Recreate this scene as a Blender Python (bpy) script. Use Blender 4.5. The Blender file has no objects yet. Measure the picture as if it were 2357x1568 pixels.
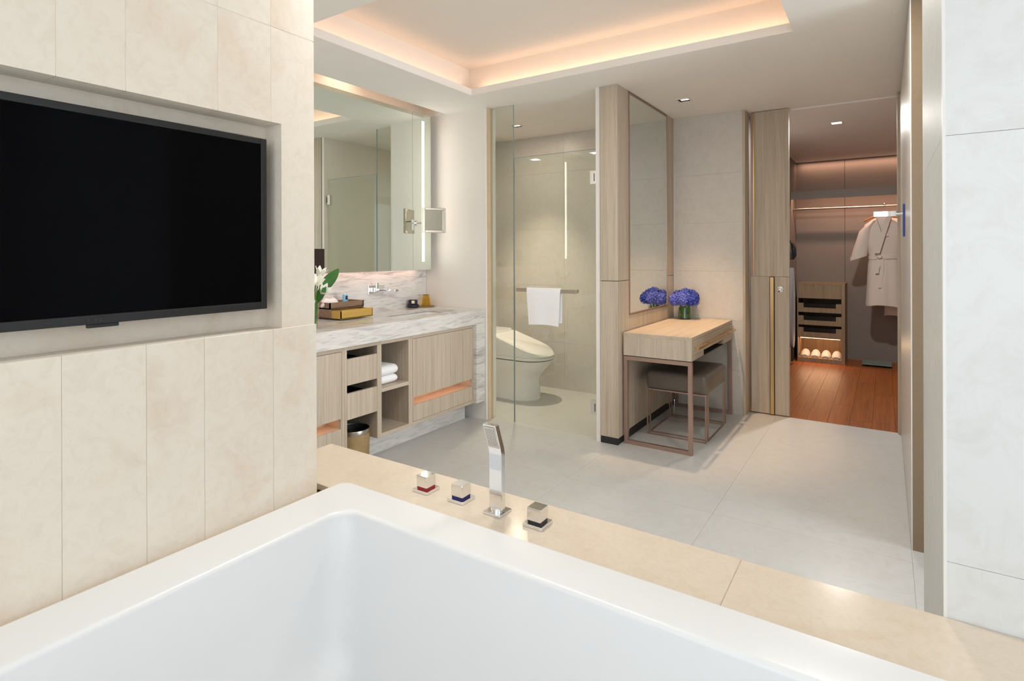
import bpy, bmesh, math, random
from mathutils import Vector, Matrix, Euler
random.seed(7)
sc = bpy.context.scene
C = bpy.context.collection
PI = math.pi

# ---------------------------------------------------------------- camera
W, H = 2357.0, 1568.0
F_PX, CY, YAW, ROLL = 1292.93, 583.70, 0.586319, -0.003245
cd = bpy.data.cameras.new('camera')
cam = bpy.data.objects.new('camera', cd); C.objects.link(cam)
cd.sensor_fit = 'HORIZONTAL'; cd.sensor_width = 36.0
cd.lens = F_PX / W * 36.0
cd.shift_y = (CY - H / 2) / W
cd.clip_start = 0.02
cam.location = (0, 0, 1.3)
cam.rotation_euler = (Matrix.Rotation(YAW, 3, 'Z') @ Matrix.Rotation(PI / 2, 3, 'X') @ Matrix.Rotation(ROLL, 3, 'Z')).to_euler()
sc.camera = cam

# ---------------------------------------------------------------- world, exposure
wd = bpy.data.worlds.new('world'); sc.world = wd; wd.use_nodes = True
wd.node_tree.nodes['Background'].inputs[0].default_value = (0.80, 0.90, 1.0, 1)
wd.node_tree.nodes['Background'].inputs[1].default_value = 1.0
sc.view_settings.view_transform = 'Standard'
sc.view_settings.look = 'None'
sc.view_settings.gamma = 1.0
sc.view_settings.use_curve_mapping = False
sc.view_settings.exposure = 0.39
sc.cycles.max_bounces = 7
sc.cycles.adaptive_threshold = 0.06
sc.cycles.adaptive_min_samples = 16

def area_light(name, loc, rot, sx, sy, power, col, parent=None, spread=PI):
    l = bpy.data.lights.new(name, 'AREA'); l.shape = 'RECTANGLE'; l.size = sx; l.size_y = sy
    l.energy = power; l.color = col; l.spread = spread
    o = bpy.data.objects.new(name, l); C.objects.link(o)
    o.location = loc; o.rotation_euler = rot
    return o
def spot_light(name, loc, power, col, angle=1.6, blend=0.5, radius=0.03, aim=None):
    l = bpy.data.lights.new(name, 'SPOT'); l.energy = power; l.color = col
    l.spot_size = angle; l.spot_blend = blend; l.shadow_soft_size = radius
    o = bpy.data.objects.new(name, l); C.objects.link(o); o.location = loc
    if aim: o.rotation_euler = (Vector(aim) - Vector(loc)).to_track_quat('-Z', 'Y').to_euler()
    return o

WARM = (1.0, 0.62, 0.36); WARM2 = (1.0, 0.78, 0.58); SOFT = (1.0, 0.90, 0.78); COOL = (0.945, 0.97, 1.0); NEUT = (1.0, 0.975, 0.93)
# daylight through the two windows of the tub bay
area_light('daylight_rear', (0.35, -1.33, 1.45), (PI/2, 0, 0), 2.6, 1.7, 17.5, COOL)
area_light('daylight_side', (2.13, 0.0, 1.45), (PI/2, 0, PI/2), 2.0, 1.7, 4, COOL)
area_light('fill_shower', (1.19, 2.53, 1.25), (PI/2, 0, PI/2), 0.9, 2.2, 11.5, COOL, spread=1.5)  # cool fill added through the side doorway for the main room
# cove strips lying on the ledge of the ceiling tray, aimed up and outward
CX0, CX1, CY0, CY1, ZC = -2.49, -0.393, 1.777, 3.225, 2.445
zl = 2.515
area_light('cove_strip_far', ((CX0+CX1)/2, CY1+0.055, zl), (PI*0.80, 0, 0), CX1-CX0, 0.03, 0.78, (1.0, 0.62, 0.42))
area_light('cove_strip_near', ((CX0+CX1)/2, CY0-0.055, zl), (-PI*0.80, 0, 0), CX1-CX0, 0.03, 0.5, (1.0, 0.58, 0.36))
area_light('cove_strip_left', (CX0-0.055, (CY0+CY1)/2, zl), (0, PI*0.80, 0), 0.03, CY1-CY0, 0.32, (1.0, 0.56, 0.34))
area_light('cove_strip_right', (CX1+0.055, (CY0+CY1)/2, zl), (0, -PI*0.80, 0), 0.03, CY1-CY0, 0.55, (1.0, 0.64, 0.44))

# ---------------------------------------------------------------- materials
def S(r, g, b):
    f = lambda v: (v/255/12.92) if v/255 <= 0.04045 else ((v/255+0.055)/1.055)**2.4
    return (f(r), f(g), f(b))
def base_mat(name):
    m = bpy.data.materials.new(name); m.use_nodes = True
    return m, m.node_tree, m.node_tree.nodes['Principled BSDF']
def node(nt, t, **kw):
    n = nt.nodes.new(t)
    for k, v in kw.items():
        if k in n.inputs: n.inputs[k].default_value = v
        else: setattr(n, k, v)
    return n
def coords(nt, scale=(1, 1, 1), rand=True, rot=(0, 0, 0)):
    tc = node(nt, 'ShaderNodeTexCoord'); mp = node(nt, 'ShaderNodeMapping')
    mp.inputs['Scale'].default_value = scale; mp.inputs['Rotation'].default_value = rot
    if rand:
        oi = node(nt, 'ShaderNodeObjectInfo'); mu = node(nt, 'ShaderNodeMath', operation='MULTIPLY'); mu.inputs[1].default_value = 37.0
        ad = node(nt, 'ShaderNodeVectorMath', operation='ADD')
        nt.links.new(oi.outputs['Random'], mu.inputs[0]); nt.links.new(mu.outputs[0], ad.inputs[1])
        nt.links.new(tc.outputs['Object'], ad.inputs[0]); nt.links.new(ad.outputs[0], mp.inputs[0])
    else: nt.links.new(tc.outputs['Object'], mp.inputs[0])
    return mp
def ramp(nt, fac, stops):
    r = node(nt, 'ShaderNodeValToRGB'); e = r.color_ramp.elements
    while len(e) < len(stops): e.new(0.5)
    for i, (p, c) in enumerate(stops): e[i].position = p; e[i].color = (*c, 1)
    nt.links.new(fac, r.inputs[0]); return r
def mixc(nt, fac, a, b, mode='MIX'):
    m = node(nt, 'ShaderNodeMix', data_type='RGBA', blend_type=mode)
    if isinstance(fac, float): m.inputs[0].default_value = fac
    else: nt.links.new(fac, m.inputs[0])
    for s, v in ((6, a), (7, b)):
        if isinstance(v, tuple): m.inputs[s].default_value = (*v, 1)
        else: nt.links.new(v, m.inputs[s])
    return m.outputs[2]
def bump(nt, bs, h, strength=0.1, dist=0.002):
    b = node(nt, 'ShaderNodeBump'); b.inputs['Strength'].default_value = strength; b.inputs['Distance'].default_value = dist
    nt.links.new(h, b.inputs['Height']); nt.links.new(b.outputs[0], bs.inputs['Normal'])
def plain(name, col, rough=0.5, metal=0.0, spec=0.5, var=0.0, vscale=6.0, emit=None, estr=0.0, coat=0.0, sheen=0.0):
    m, nt, bs = base_mat(name)
    bs.inputs['Base Color'].default_value = (*col, 1); bs.inputs['Roughness'].default_value = rough
    bs.inputs['Metallic'].default_value = metal; bs.inputs['Specular IOR Level'].default_value = spec
    bs.inputs['Coat Weight'].default_value = coat; bs.inputs['Sheen Weight'].default_value = sheen
    if var:
        n = node(nt, 'ShaderNodeTexNoise', Scale=vscale, Detail=4.0); nt.links.new(coords(nt).outputs[0], n.inputs['Vector'])
        r = ramp(nt, n.outputs[0], [(0.3, tuple(c*(1-var) for c in col)), (0.7, tuple(min(1, c*(1+var)) for c in col))])
        nt.links.new(r.outputs[0], bs.inputs['Base Color'])
    if emit: bs.inputs['Emission Color'].default_value = (*emit, 1); bs.inputs['Emission Strength'].default_value = estr
    return m
def wood(name, c_light, c_dark, grain='Z', rough=0.5, sc_=1.0):
    m, nt, bs = base_mat(name)
    hi, lo = 75*sc_, 1.8*sc_
    s = {'X': (lo, hi, hi), 'Y': (hi, lo, hi), 'Z': (hi, hi, lo)}[grain]
    mp = coords(nt, s)
    n = node(nt, 'ShaderNodeTexNoise', Scale=1.0, Detail=6.0, Roughness=0.65, Distortion=0.6); nt.links.new(mp.outputs[0], n.inputs['Vector'])
    mp2 = coords(nt, tuple(v*0.22 for v in s))
    n2 = node(nt, 'ShaderNodeTexNoise', Scale=1.0, Detail=2.0); nt.links.new(mp2.outputs[0], n2.inputs['Vector'])
    r = ramp(nt, n.outputs[0], [(0.30, c_dark), (0.52, c_light), (0.8, tuple(min(1, c*1.12) for c in c_light))])
    r2 = ramp(nt, n2.outputs[0], [(0.3, (0.86, 0.85, 0.83)), (0.7, (1.0, 1.0, 1.0))])
    nt.links.new(mixc(nt, 1.0, r.outputs[0], r2.outputs[0], 'MULTIPLY'), bs.inputs['Base Color'])
    bs.inputs['Roughness'].default_value = rough
    bump(nt, bs, n.outputs[0], 0.12, 0.001)
    return m
def stone(name, col, spot, rough=0.35, scale=3.0, amt=0.5, veins=None, spec=0.5, rand=True):
    m, nt, bs = base_mat(name)
    mp = coords(nt, (scale,)*3, rand)
    n = node(nt, 'ShaderNodeTexNoise', Scale=1.0, Detail=8.0, Roughness=0.62, Distortion=0.8); nt.links.new(mp.outputs[0], n.inputs['Vector'])
    n2 = node(nt, 'ShaderNodeTexNoise', Scale=7.0, Detail=6.0, Roughness=0.7, Distortion=1.2); nt.links.new(mp.outputs[0], n2.inputs['Vector'])
    mid = tuple(a*(1-amt*0.35)+b*amt*0.35 for a, b in zip(col, spot)); far = tuple(a*(1-amt)+b*amt for a, b in zip(col, spot))
    r = ramp(nt, n.outputs[0], [(0.30, col), (0.52, col), (0.66, mid), (0.85, far)])
    r2 = ramp(nt, n2.outputs[0], [(0.30, (0.93, 0.92, 0.90)), (0.55, (1.0, 1.0, 1.0))])
    c = mixc(nt, 1.0, r.outputs[0], r2.outputs[0], 'MULTIPLY')
    if veins:
        v = node(nt, 'ShaderNodeTexNoise', Scale=2.2, Detail=9.0, Roughness=0.6, Distortion=2.2); nt.links.new(mp.outputs[0], v.inputs['Vector'])
        vr = ramp(nt, v.outputs[0], [(0.47, (0, 0, 0)), (0.5, (1, 1, 1)), (0.53, (0, 0, 0))])
        c = mixc(nt, vr.outputs[0], c, veins)
    nt.links.new(c, bs.inputs['Base Color'])
    bs.inputs['Roughness'].default_value = rough; bs.inputs['Specular IOR Level'].default_value = spec
    return m
def marble(name):
    m, nt, bs = base_mat(name)
    def layer(scale, rot, dist, stops):
        mp = coords(nt, scale, False, rot)
        w = node(nt, 'ShaderNodeTexNoise', Scale=1.0, Detail=9.0, Roughness=0.6, Distortion=dist); nt.links.new(mp.outputs[0], w.inputs['Vector'])
        return ramp(nt, w.outputs[0], stops)
    rot = (0.62, 0.25, 0.35)
    r = layer((3.0, 2.2, 15.0), rot, 0.9, [(0.32, S(184, 182, 181)), (0.47, S(220, 217, 213)), (0.6, S(228, 225, 221))])
    r2 = layer((5.0, 5.0, 42.0), rot, 1.4, [(0.34, (0.68, 0.68, 0.70)), (0.45, (0.93, 0.93, 0.93)), (0.53, (1, 1, 1))])
    nt.links.new(mixc(nt, 1.0, r.outputs[0], r2.outputs[0], 'MULTIPLY'), bs.inputs['Base Color'])
    bs.inputs['Roughness'].default_value = 0.22
    return m
def glass(name, tint=(0.90, 0.95, 0.92), ior=1.5, gloss=(1, 1, 1)):
    m = bpy.data.materials.new(name); m.use_nodes = True; nt = m.node_tree
    nt.nodes.remove(nt.nodes['Principled BSDF']); out = nt.nodes['Material Output']
    t = node(nt, 'ShaderNodeBsdfTransparent'); t.inputs[0].default_value = (*tint, 1)
    g = node(nt, 'ShaderNodeBsdfGlossy'); g.inputs['Color'].default_value = (*gloss, 1); g.inputs['Roughness'].default_value = 0.0
    lw = node(nt, 'ShaderNodeLayerWeight'); f0 = ((ior-1)/(ior+1))**2
    pw_ = node(nt, 'ShaderNodeMath', operation='POWER'); pw_.inputs[1].default_value = 5.0
    ma_ = node(nt, 'ShaderNodeMath', operation='MULTIPLY_ADD'); ma_.inputs[1].default_value = 1-f0; ma_.inputs[2].default_value = f0
    nt.links.new(lw.outputs['Facing'], pw_.inputs[0]); nt.links.new(pw_.outputs[0], ma_.inputs[0])
    mx = node(nt, 'ShaderNodeMixShader'); nt.links.new(ma_.outputs[0], mx.inputs[0])
    nt.links.new(t.outputs[0], mx.inputs[1]); nt.links.new(g.outputs[0], mx.inputs[2]); nt.links.new(mx.outputs[0], out.inputs[0])
    return m
def cloth(name, col, scale=90.0, rough=0.9):
    m, nt, bs = base_mat(name)
    n = node(nt, 'ShaderNodeTexNoise', Scale=scale, Detail=3.0); nt.links.new(coords(nt).outputs[0], n.inputs['Vector'])
    bs.inputs['Base Color'].default_value = (*col, 1); bs.inputs['Roughness'].default_value = rough; bs.inputs['Sheen Weight'].default_value = 0.2
    bump(nt, bs, n.outputs[0], 0.35, 0.003)
    return m

MT = {}
MT['tvstone'] = stone('cream_limestone', S(234, 223, 208), S(214, 182, 146), 0.38, 3.6, 0.75)
MT['deck'] = stone('beige_marble_deck', S(226, 211, 192), S(206, 180, 150), 0.16, 6.0, 0.6)
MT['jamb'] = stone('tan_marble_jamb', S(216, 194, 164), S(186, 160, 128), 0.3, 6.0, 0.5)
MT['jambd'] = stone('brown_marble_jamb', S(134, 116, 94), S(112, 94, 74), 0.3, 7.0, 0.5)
MT['floor'] = stone('grey_floor_tile', S(202, 202, 200), S(188, 188, 185), 0.28, 2.0, 0.35)
MT['walltile'] = stone('greige_wall_tile', S(214, 210, 204), S(198, 194, 187), 0.34, 2.2, 0.4)
MT['endwall'] = plain('warm_white_wall', S(236, 232, 226), 0.55, var=0.02, vscale=3)
MT['pillar'] = stone('pale_grey_tile', S(226, 226, 225), S(206, 206, 205), 0.32, 1.6, 0.4)
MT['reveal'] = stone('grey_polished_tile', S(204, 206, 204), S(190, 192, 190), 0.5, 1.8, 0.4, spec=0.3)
MT['paint'] = plain('ceiling_paint', S(243, 240, 235), 0.8, var=0.01)
MT['coverim'] = plain('cove_paint', S(240, 232, 222), 0.8)
MT['closetwall'] = plain('closet_taupe_panel', S(136, 127, 120), 0.6, var=0.03)
MT['grout'] = plain('grout', S(214, 206, 194), 0.8)
MT['dark'] = plain('dark_gap', S(40, 36, 32), 0.7)
MT['black'] = plain('black_kick_laminate', S(38, 37, 38), 0.45)
MT['oak'] = wood('grey_oak_veneer', S(200, 186, 168), S(178, 163, 144), 'Z')
MT['oak_h'] = wood('grey_oak_veneer_horizontal', S(200, 186, 168), S(178, 163, 144), 'Y')
MT['oakc'] = wood('closet_oak_veneer', S(160, 138, 110), S(136, 113, 88), 'Z')
MT['plank'] = wood('oak_floor_plank', S(158, 88, 38), S(124, 64, 24), 'Y', 0.42)
MT['walnut'] = wood('walnut_box', S(150, 122, 98), S(112, 86, 66), 'Y', 0.5)
MT['marble'] = marble('white_grey_marble')
MT['ceramic'] = plain('white_ceramic', S(238, 238, 236), 0.08, coat=0.3)
MT['acrylic'] = plain('white_acrylic', S(232, 232, 232), 0.28)
MT['chrome'] = plain('chrome', (0.82, 0.82, 0.83), 0.06, 1.0)
MT['nickel'] = plain('brushed_nickel', S(190, 182, 170), 0.28, 1.0)
MT['bronze'] = plain('rose_bronze_metal', S(176, 150, 138), 0.42, 0.75)
MT['sprayp'] = plain('spray_plate_metal', S(206, 202, 196), 0.3, 0.7)
MT['brass'] = plain('champagne_brass', S(212, 180, 132), 0.28, 1.0)
MT['goldbox'] = plain('gold_lacquer', S(206, 168, 88), 0.42, 0.25)
MT['mirror'] = plain('silver_mirror', (0.78, 0.84, 0.79), 0.0, 1.0)
MT['mirrorg'] = plain('dressing_mirror', (0.76, 0.80, 0.77), 0.0, 1.0)
MT['glass'] = glass('clear_green_glass', (0.95, 0.972, 0.952))
MT['glassedge'] = plain('glass_edge', S(150, 162, 164), 0.2)
MT['winglass'] = glass('window_glass', (0.96, 0.98, 0.98))
MT['vaseglass'] = glass('vase_glass', (0.86, 0.93, 0.86))
MT['amber'] = glass('amber_glass', (0.95, 0.85, 0.50), 1.5, (1, 0.9, 0.6))
MT['screen'] = plain('tv_screen', S(2, 2, 4), 0.1, 0, 0.06)
MT['bezel'] = plain('tv_bezel', S(24, 24, 25), 0.36)
MT['leather'] = plain('taupe_leather', S(112, 102, 92), 0.34, var=0.05, vscale=20)
MT['towel'] = cloth('white_towel', S(244, 244, 246))
MT['robe'] = cloth('cream_robe', S(226, 214, 204))
MT['piping'] = cloth('robe_piping', S(150, 120, 100))
MT['led'] = plain('mirror_light', (1, 1, 1), 0.5, emit=(1.0, 0.90, 0.74), estr=5.0)
MT['ledwarm'] = plain('warm_led', (1, 0.8, 0.6), 0.5, emit=(1.0, 0.62, 0.36), estr=1.6)
MT['lens'] = plain('downlight_lens', (1, 1, 1), 0.4, emit=(1.0, 0.86, 0.66), estr=3.0)
MT['whitep'] = plain('white_plastic', S(236, 234, 230), 0.4)
MT['red'] = plain('red_ring', S(150, 14, 20), 0.35)
MT['blue'] = plain('blue_ring', S(10, 18, 96), 0.35)
MT['navy'] = plain('navy_candle_glass', S(36, 30, 84), 0.15)
MT['tray'] = plain('charcoal_tray', S(44, 44, 48), 0.5)
MT['flame'] = plain('candle_label', S(240, 226, 150), 0.5)
MT['green'] = plain('leaf_green', S(58, 108, 48), 0.4, var=0.15, vscale=25)
MT['stem'] = plain('stem_green', S(96, 132, 50), 0.5)
MT['petalw'] = plain('white_petal', S(244, 242, 230), 0.6)
MT['hyd'] = plain('hydrangea_blue', S(54, 74, 176), 0.7, var=0.7, vscale=55)
MT['hyd2'] = plain('hydrangea_violet', S(100, 112, 210), 0.7, var=0.6, vscale=55)
MT['sky_tube'] = plain('sky_blue_tube', S(130, 196, 226), 0.35)
MT['tissue'] = plain('white_tissue', S(246, 242, 240), 0.85)
MT['bronzewire'] = plain('bin_wood', S(160, 134, 92), 0.5, var=0.12, vscale=30)
MT['ironcover'] = cloth('ironing_cover', S(150, 150, 156), 60)
MT['slip'] = cloth('slipper_terry', S(214, 200, 190))
MT['scaleglass'] = plain('scale_green_glass', S(120, 140, 128), 0.1)
MT['hanger'] = wood('hanger_wood', S(196, 130, 60), S(160, 96, 40), 'X', 0.35)
MT['bluetag'] = plain('blue_plate', S(40, 60, 140), 0.35)
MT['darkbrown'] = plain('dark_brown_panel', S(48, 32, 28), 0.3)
MT['smoke'] = plain('smoked_drawer_glass', S(26, 26, 27), 0.12)

# ---------------------------------------------------------------- mesh builder
OFF = {}
class MB:
    def __init__(s): s.v = []; s.f = []
    def add(s, vs, fs):
        k = len(s.v); s.v += [tuple(p) for p in vs]; s.f += [tuple(i+k for i in f) for f in fs]; return s
    def box(s, x0, x1, y0, y1, z0, z1):
        return s.add([(x, y, z) for z in (z0, z1) for y in (y0, y1) for x in (x0, x1)],
                     [(0, 2, 3, 1), (4, 5, 7, 6), (0, 1, 5, 4), (2, 6, 7, 3), (0, 4, 6, 2), (1, 3, 7, 5)])
    def loft(s, rings, cap0=True, cap1=True, closed=True):
        n = len(rings[0]); vs = [p for r in rings for p in r]; fs = []
        for i in range(len(rings)-1):
            for j in range(n if closed else n-1):
                a, b = i*n+j, i*n+(j+1) % n; fs.append((a, b, b+n, a+n))
        if cap0: fs.append(tuple(reversed(range(n))))
        if cap1: fs.append(tuple((len(rings)-1)*n+j for j in range(n)))
        return s.add(vs, fs)
    def tube(s, pts, r, n=8, up=None):
        pts = [Vector(p) for p in pts]; rings = []; rr = r if isinstance(r, (list, tuple)) else [r]*len(pts)
        ref = None
        for i, p in enumerate(pts):
            t = (pts[min(i+1, len(pts)-1)] - pts[max(i-1, 0)]).normalized()
            if ref is None: ref = t.orthogonal().normalized()
            ref = (ref - t*ref.dot(t)).normalized(); b = t.cross(ref)
            rings.append([tuple(p + (ref*math.cos(2*PI*k/n) + b*math.sin(2*PI*k/n))*rr[i]) for k in range(n)])
        return s.loft(rings)
    def lathe(s, prof, n=24, c=(0, 0, 0), cap0=True, cap1=True):
        return s.loft([[(c[0]+r*math.cos(2*PI*k/n), c[1]+r*math.sin(2*PI*k/n), c[2]+z) for k in range(n)] for r, z in prof], cap0, cap1)
    def ringframe(s, x0, x1, z0, z1, y0, y1, t):          # rectangular frame in the XZ plane
        s.box(x0, x0+t, y0, y1, z0, z1); s.box(x1-t, x1, y0, y1, z0, z1)
        s.box(x0+t, x1-t, y0, y1, z0, z0+t); return s.box(x0+t, x1-t, y0, y1, z1-t, z1)
    def xf(s, M):
        s.v = [tuple(M @ Vector(p)) for p in s.v]; return s
    def mesh(s, name, mat, bevel=0, seg=2, smooth=None, org=None):
        xs, ys, zs = zip(*s.v)
        o = org or ((min(xs)+max(xs))/2, (min(ys)+max(ys))/2, min(zs))
        me = bpy.data.meshes.new(name)
        me.from_pydata([(a-o[0], b-o[1], c-o[2]) for a, b, c in s.v], [], s.f)
        bm = bmesh.new(); bm.from_mesh(me)
        bmesh.ops.recalc_face_normals(bm, faces=bm.faces)
        if bevel:
            es = [e for e in bm.edges if e.is_manifold and e.calc_face_angle(0) > 0.6]
            bmesh.ops.bevel(bm, geom=es, offset=bevel, segments=seg, affect='EDGES', profile=0.5, clamp_overlap=True)
        bm.to_mesh(me); bm.free()
        me.materials.append(MT[mat] if isinstance(mat, str) else mat)
        if smooth is not None:
            for p in me.polygons: p.use_smooth = True
            me.set_sharp_from_angle(angle=smooth)
        return me, o
    def obj(s, name, mat, parent=None, bevel=0, seg=2, smooth=None, org=None):
        me, o = s.mesh(name, mat, bevel, seg, smooth, org)
        ob = bpy.data.objects.new(name, me); C.objects.link(ob)
        OFF[ob.name] = o
        if parent:
            ob.parent = parent; p = OFF[parent.name]; ob.location = (o[0]-p[0], o[1]-p[1], o[2]-p[2])
        else: ob.location = o
        return ob
def B(*a): return MB().box(*a)
def tag(o, label, cat, group=None, kind=None):
    o['label'] = label; o['category'] = cat
    if group: o['group'] = group
    if kind: o['kind'] = kind
    return o
def thing(name, label, cat, loc=(0, 0, 0), rz=0.0, group=None, local=False, kind=None):
    o = bpy.data.objects.new(name, None); C.objects.link(o); o.location = loc; o.rotation_euler = (0, 0, rz)
    o.empty_display_size = 0.05
    OFF[o.name] = (0, 0, 0) if local else tuple(loc)
    return tag(o, label, cat, group, kind)
def struct(o, label, cat): return tag(o, label, cat, kind='structure')
def copy_tree(o, parent=None):
    c = o.copy(); C.objects.link(c); c.parent = parent; OFF[c.name] = OFF[o.name]
    for ch in list(o.children): copy_tree(ch, c)
    return c
def rrect(x0, x1, y0, y1, r, z, n=6):
    pts = []
    for cx, cy, a0 in ((x1-r, y1-r, 0), (x0+r, y1-r, PI/2), (x0+r, y0+r, PI), (x1-r, y0+r, 3*PI/2)):
        for k in range(n+1):
            a = a0 + PI/2*k/n; pts.append((cx+r*math.cos(a), cy+r*math.sin(a), z))
    return pts
def slab_grid(xs, ys, z0, z1, skip):
    m = MB()
    for i in range(len(xs)-1):
        for j in range(len(ys)-1):
            if not skip((xs[i]+xs[i+1])/2, (ys[j]+ys[j+1])/2): m.box(xs[i], xs[i+1], ys[j], ys[j+1], z0, z1)
    return m

# ================================================================ SETTING
XR = 0.093        # right wall plane
# ---- floor: body + tiles (joints at x = -0.72 + k*0.812 , y = 2.885 + k*1.62)
fl = B(-3.45, 2.3, -1.5, 4.9, -0.12, -0.004).obj('floor', 'grout'); struct(fl, 'pale grey tiled bathroom floor', 'floor')
xs = [-3.45] + [x for x in (-0.72+0.812*k for k in range(-4, 5)) if -3.4 < x < 2.25] + [2.3]
ys = [-1.5] + [y for y in (2.885+1.62*k for k in range(-3, 2)) if -1.4 < y < 4.85] + [4.9]
for i in range(len(xs)-1):
    for j in range(len(ys)-1):
        g = 0.0004
        B(xs[i]+g, xs[i+1]-g, ys[j]+g, ys[j+1]-g, -0.006, 0.0).obj('tile', 'floor', fl)
# closet floor with planks
cf = B(-1.1, 1.05, 4.9, 8.15, -0.12, -0.006).obj('floor', 'dark'); struct(cf, 'warm brown oak plank floor of the walk-in closet', 'floor')
pw = 0.145
for i in range(15):
    x0 = -1.1 + i*pw; st = (i*0.47) % 1.5; y = 4.9 - st
    while y < 8.15:
        a, b = max(4.9, y), min(8.15, y+1.5)
        if b - a > 0.02: B(x0+0.0008, min(1.05, x0+pw)-0.0008, a+0.0008, b-0.0008, -0.008, 0.0).obj('plank', 'plank', cf)
        y += 1.5
# ---- ceiling with tray opening and light pocket over the mirror
PX = -3.0
def cskip(x, y): return (CX0 < x < CX1 and CY0 < y < CY1) or (x < PX and 1.0 < y < 3.53)
ce = slab_grid([-3.45, PX, CX0, CX1, 2.3], [-1.5, 1.0, CY0, CY1, 3.53, 8.15], ZC, ZC+0.047, cskip).obj('ceiling', 'paint')
struct(ce, 'off-white painted ceiling with a recessed light cove', 'ceiling')
d = 0.11; zt = ZC+0.235
m = MB()
m.box(CX0-d-.03, CX0-d, CY0-d, CY1+d, ZC+.047, zt); m.box(CX1+d, CX1+d+.03, CY0-d, CY1+d, ZC+.047, zt)
m.box(CX0-d, CX1+d, CY0-d-.03, CY0-d, ZC+.047, zt); m.box(CX0-d, CX1+d, CY1+d, CY1+d+.03, ZC+.047, zt)
m.obj('cove_wall', 'coverim', ce)
B(CX0-d-.03, CX1+d+.03, CY0-d-.03, CY1+d+.03, zt, zt+.03).obj('cove_top', 'coverim', ce)
m = MB(); m.box(PX, PX+.02, 1.0, 3.53, ZC+.047, 2.68); m.box(-3.45, PX+.02, .98, 3.55, 2.68, 2.7)
m.box(-3.45, PX+.02, 0.96, 1.0, ZC+.04, 2.7); m.box(-3.45, PX+.02, 3.53, 3.57, ZC+.047, 2.7)
m.obj('light_pocket', 'coverim', ce)
area_light('pocket_strip', (-3.06, 2.27, 2.60), (0, PI*0.42, 0), 0.03, 2.3, 0.55, (1.0, 0.58, 0.32))
spot_light('pocket_spot', (-3.09, 2.66, 2.655), 1.6, WARM2, 1.9, 0.8, 0.02, (-3.25, 2.66, 2.45))

# ---- TV wall: core + stone panels, niche
wt = MB(); wt.box(-1.706, -1.475, -1.4, 1.046, 0, ZC)
wt.box(-1.475, -1.3925, -1.4, 1.05, 0, 1.092); wt.box(-1.475, -1.3925, -1.4, 1.044, 1.664, ZC)
wt.box(-1.475, -1.3925, 0.945, 1.044, 1.09, 1.67); wt.box(-1.475, -1.3925, -1.4, 0.05, 1.09, 1.67)
wl = wt.obj('wall_left', 'tvstone'); struct(wl, 'cream limestone clad wall with the television niche', 'wall')
g = 0.0004
lows = [-1.4, -0.9, -0.45, -0.02, 0.13, 0.443, 0.600, 0.730, 0.916, 1.056]
for a, b in zip(lows, lows[1:]):
    B(-1.474, -1.391, a+g, b-g, 0.0, 1.095).obj('panel', 'tvstone', wl, bevel=0.0006, seg=1)
ups = [-1.4, -0.9, -0.45, -0.02, 0.13, 0.435, 0.560, 0.765, 0.912, 1.05]
for k, (a, b) in enumerate(zip(ups, ups[1:])):
    m = B(-1.474, -1.392, a+g, b-g, 1.661, 1.920)
    if k == len(ups)-2: m.box(-1.474, -1.392, 0.943, b-g, 1.095, 1.6611)
    if k == 2: m.box(-1.474, -1.392, a, 0.05, 1.095, 1.6611)
    m.obj('panel', 'tvstone', wl)
    B(-1.474, -1.392, a+g, b-g, 1.9225, ZC).obj('panel', 'tvstone', wl)
B(-1.4735, -1.47, 0.05, 0.944, 1.09, 1.663).obj('niche_back', 'tvstone', wl)

# ---- vanity wall, its end wall, partition behind the TV wall
w = B(-3.45, -3.25, 0.9, 3.56, 0, 2.69).obj('wall_vanity', 'endwall'); struct(w, 'wall behind the marble vanity and long mirror', 'wall')
w = B(-3.45, -1.70, 0.88, 1.0, 0, 2.69).obj('wall_partition', 'endwall'); struct(w, 'plain partition wall behind the television wall', 'wall')
w = B(-3.45, -2.606, 3.55, 3.68, 0, ZC).obj('wall_end', 'endwall'); struct(w, 'warm white wall at the end of the vanity', 'wall')
B(-2.606, -2.60, 3.548, 3.68, 0, ZC).obj('edge_strip', 'paint', w)
t = B(-2.600, -2.588, 3.56, 3.622, 0, ZC).obj('trim_1', 'jamb'); struct(t, 'narrow tan stone jamb beside the fixed glass panel', 'trim')
# ---- toilet room
def tiled(name, label, axis, pos, thick, u0, u1, us, zs, mat, z1=ZC, g=0.0005):
    """wall with tiles on its face. axis 'y-': face looks to -Y at y=pos. 'x-': face looks to -X. 'x+': face looks to +X."""
    def bx(u0, u1, n0, n1, z0, z1_):
        return B(u0, u1, n0, n1, z0, z1_) if axis[0] == 'y' else B(n0, n1, u0, u1, z0, z1_)
    s = 1 if axis[1] == '-' else -1
    lo, hi = sorted((pos+s*0.004, pos+s*thick))
    w = bx(u0, u1, lo, hi, 0, z1).obj(name, 'grout'); struct(w, label, 'wall')
    U = [u0]+us+[u1]; Z = [0]+zs+[z1]; a, b = sorted((pos, pos+s*0.006))
    for i in range(len(U)-1):
        for j in range(len(Z)-1): bx(U[i]+g, U[i+1]-g, a, b, Z[j]+g, Z[j+1]-g).obj('tile', mat, w)
    return w
tiled('wall_toilet_back', 'greige tiled back wall of the toilet room', 'y-', 4.741, 0.12, -3.45, -1.64, [-2.55], [0.443, 0.99, 1.536, 2.08], 'walltile')
tiled('wall_toilet_left', 'greige tiled side wall behind the toilet', 'x+', -3.33, 0.12, 3.68, 4.745, [4.2], [0.443, 0.99, 1.536, 2.08], 'walltile')
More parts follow.
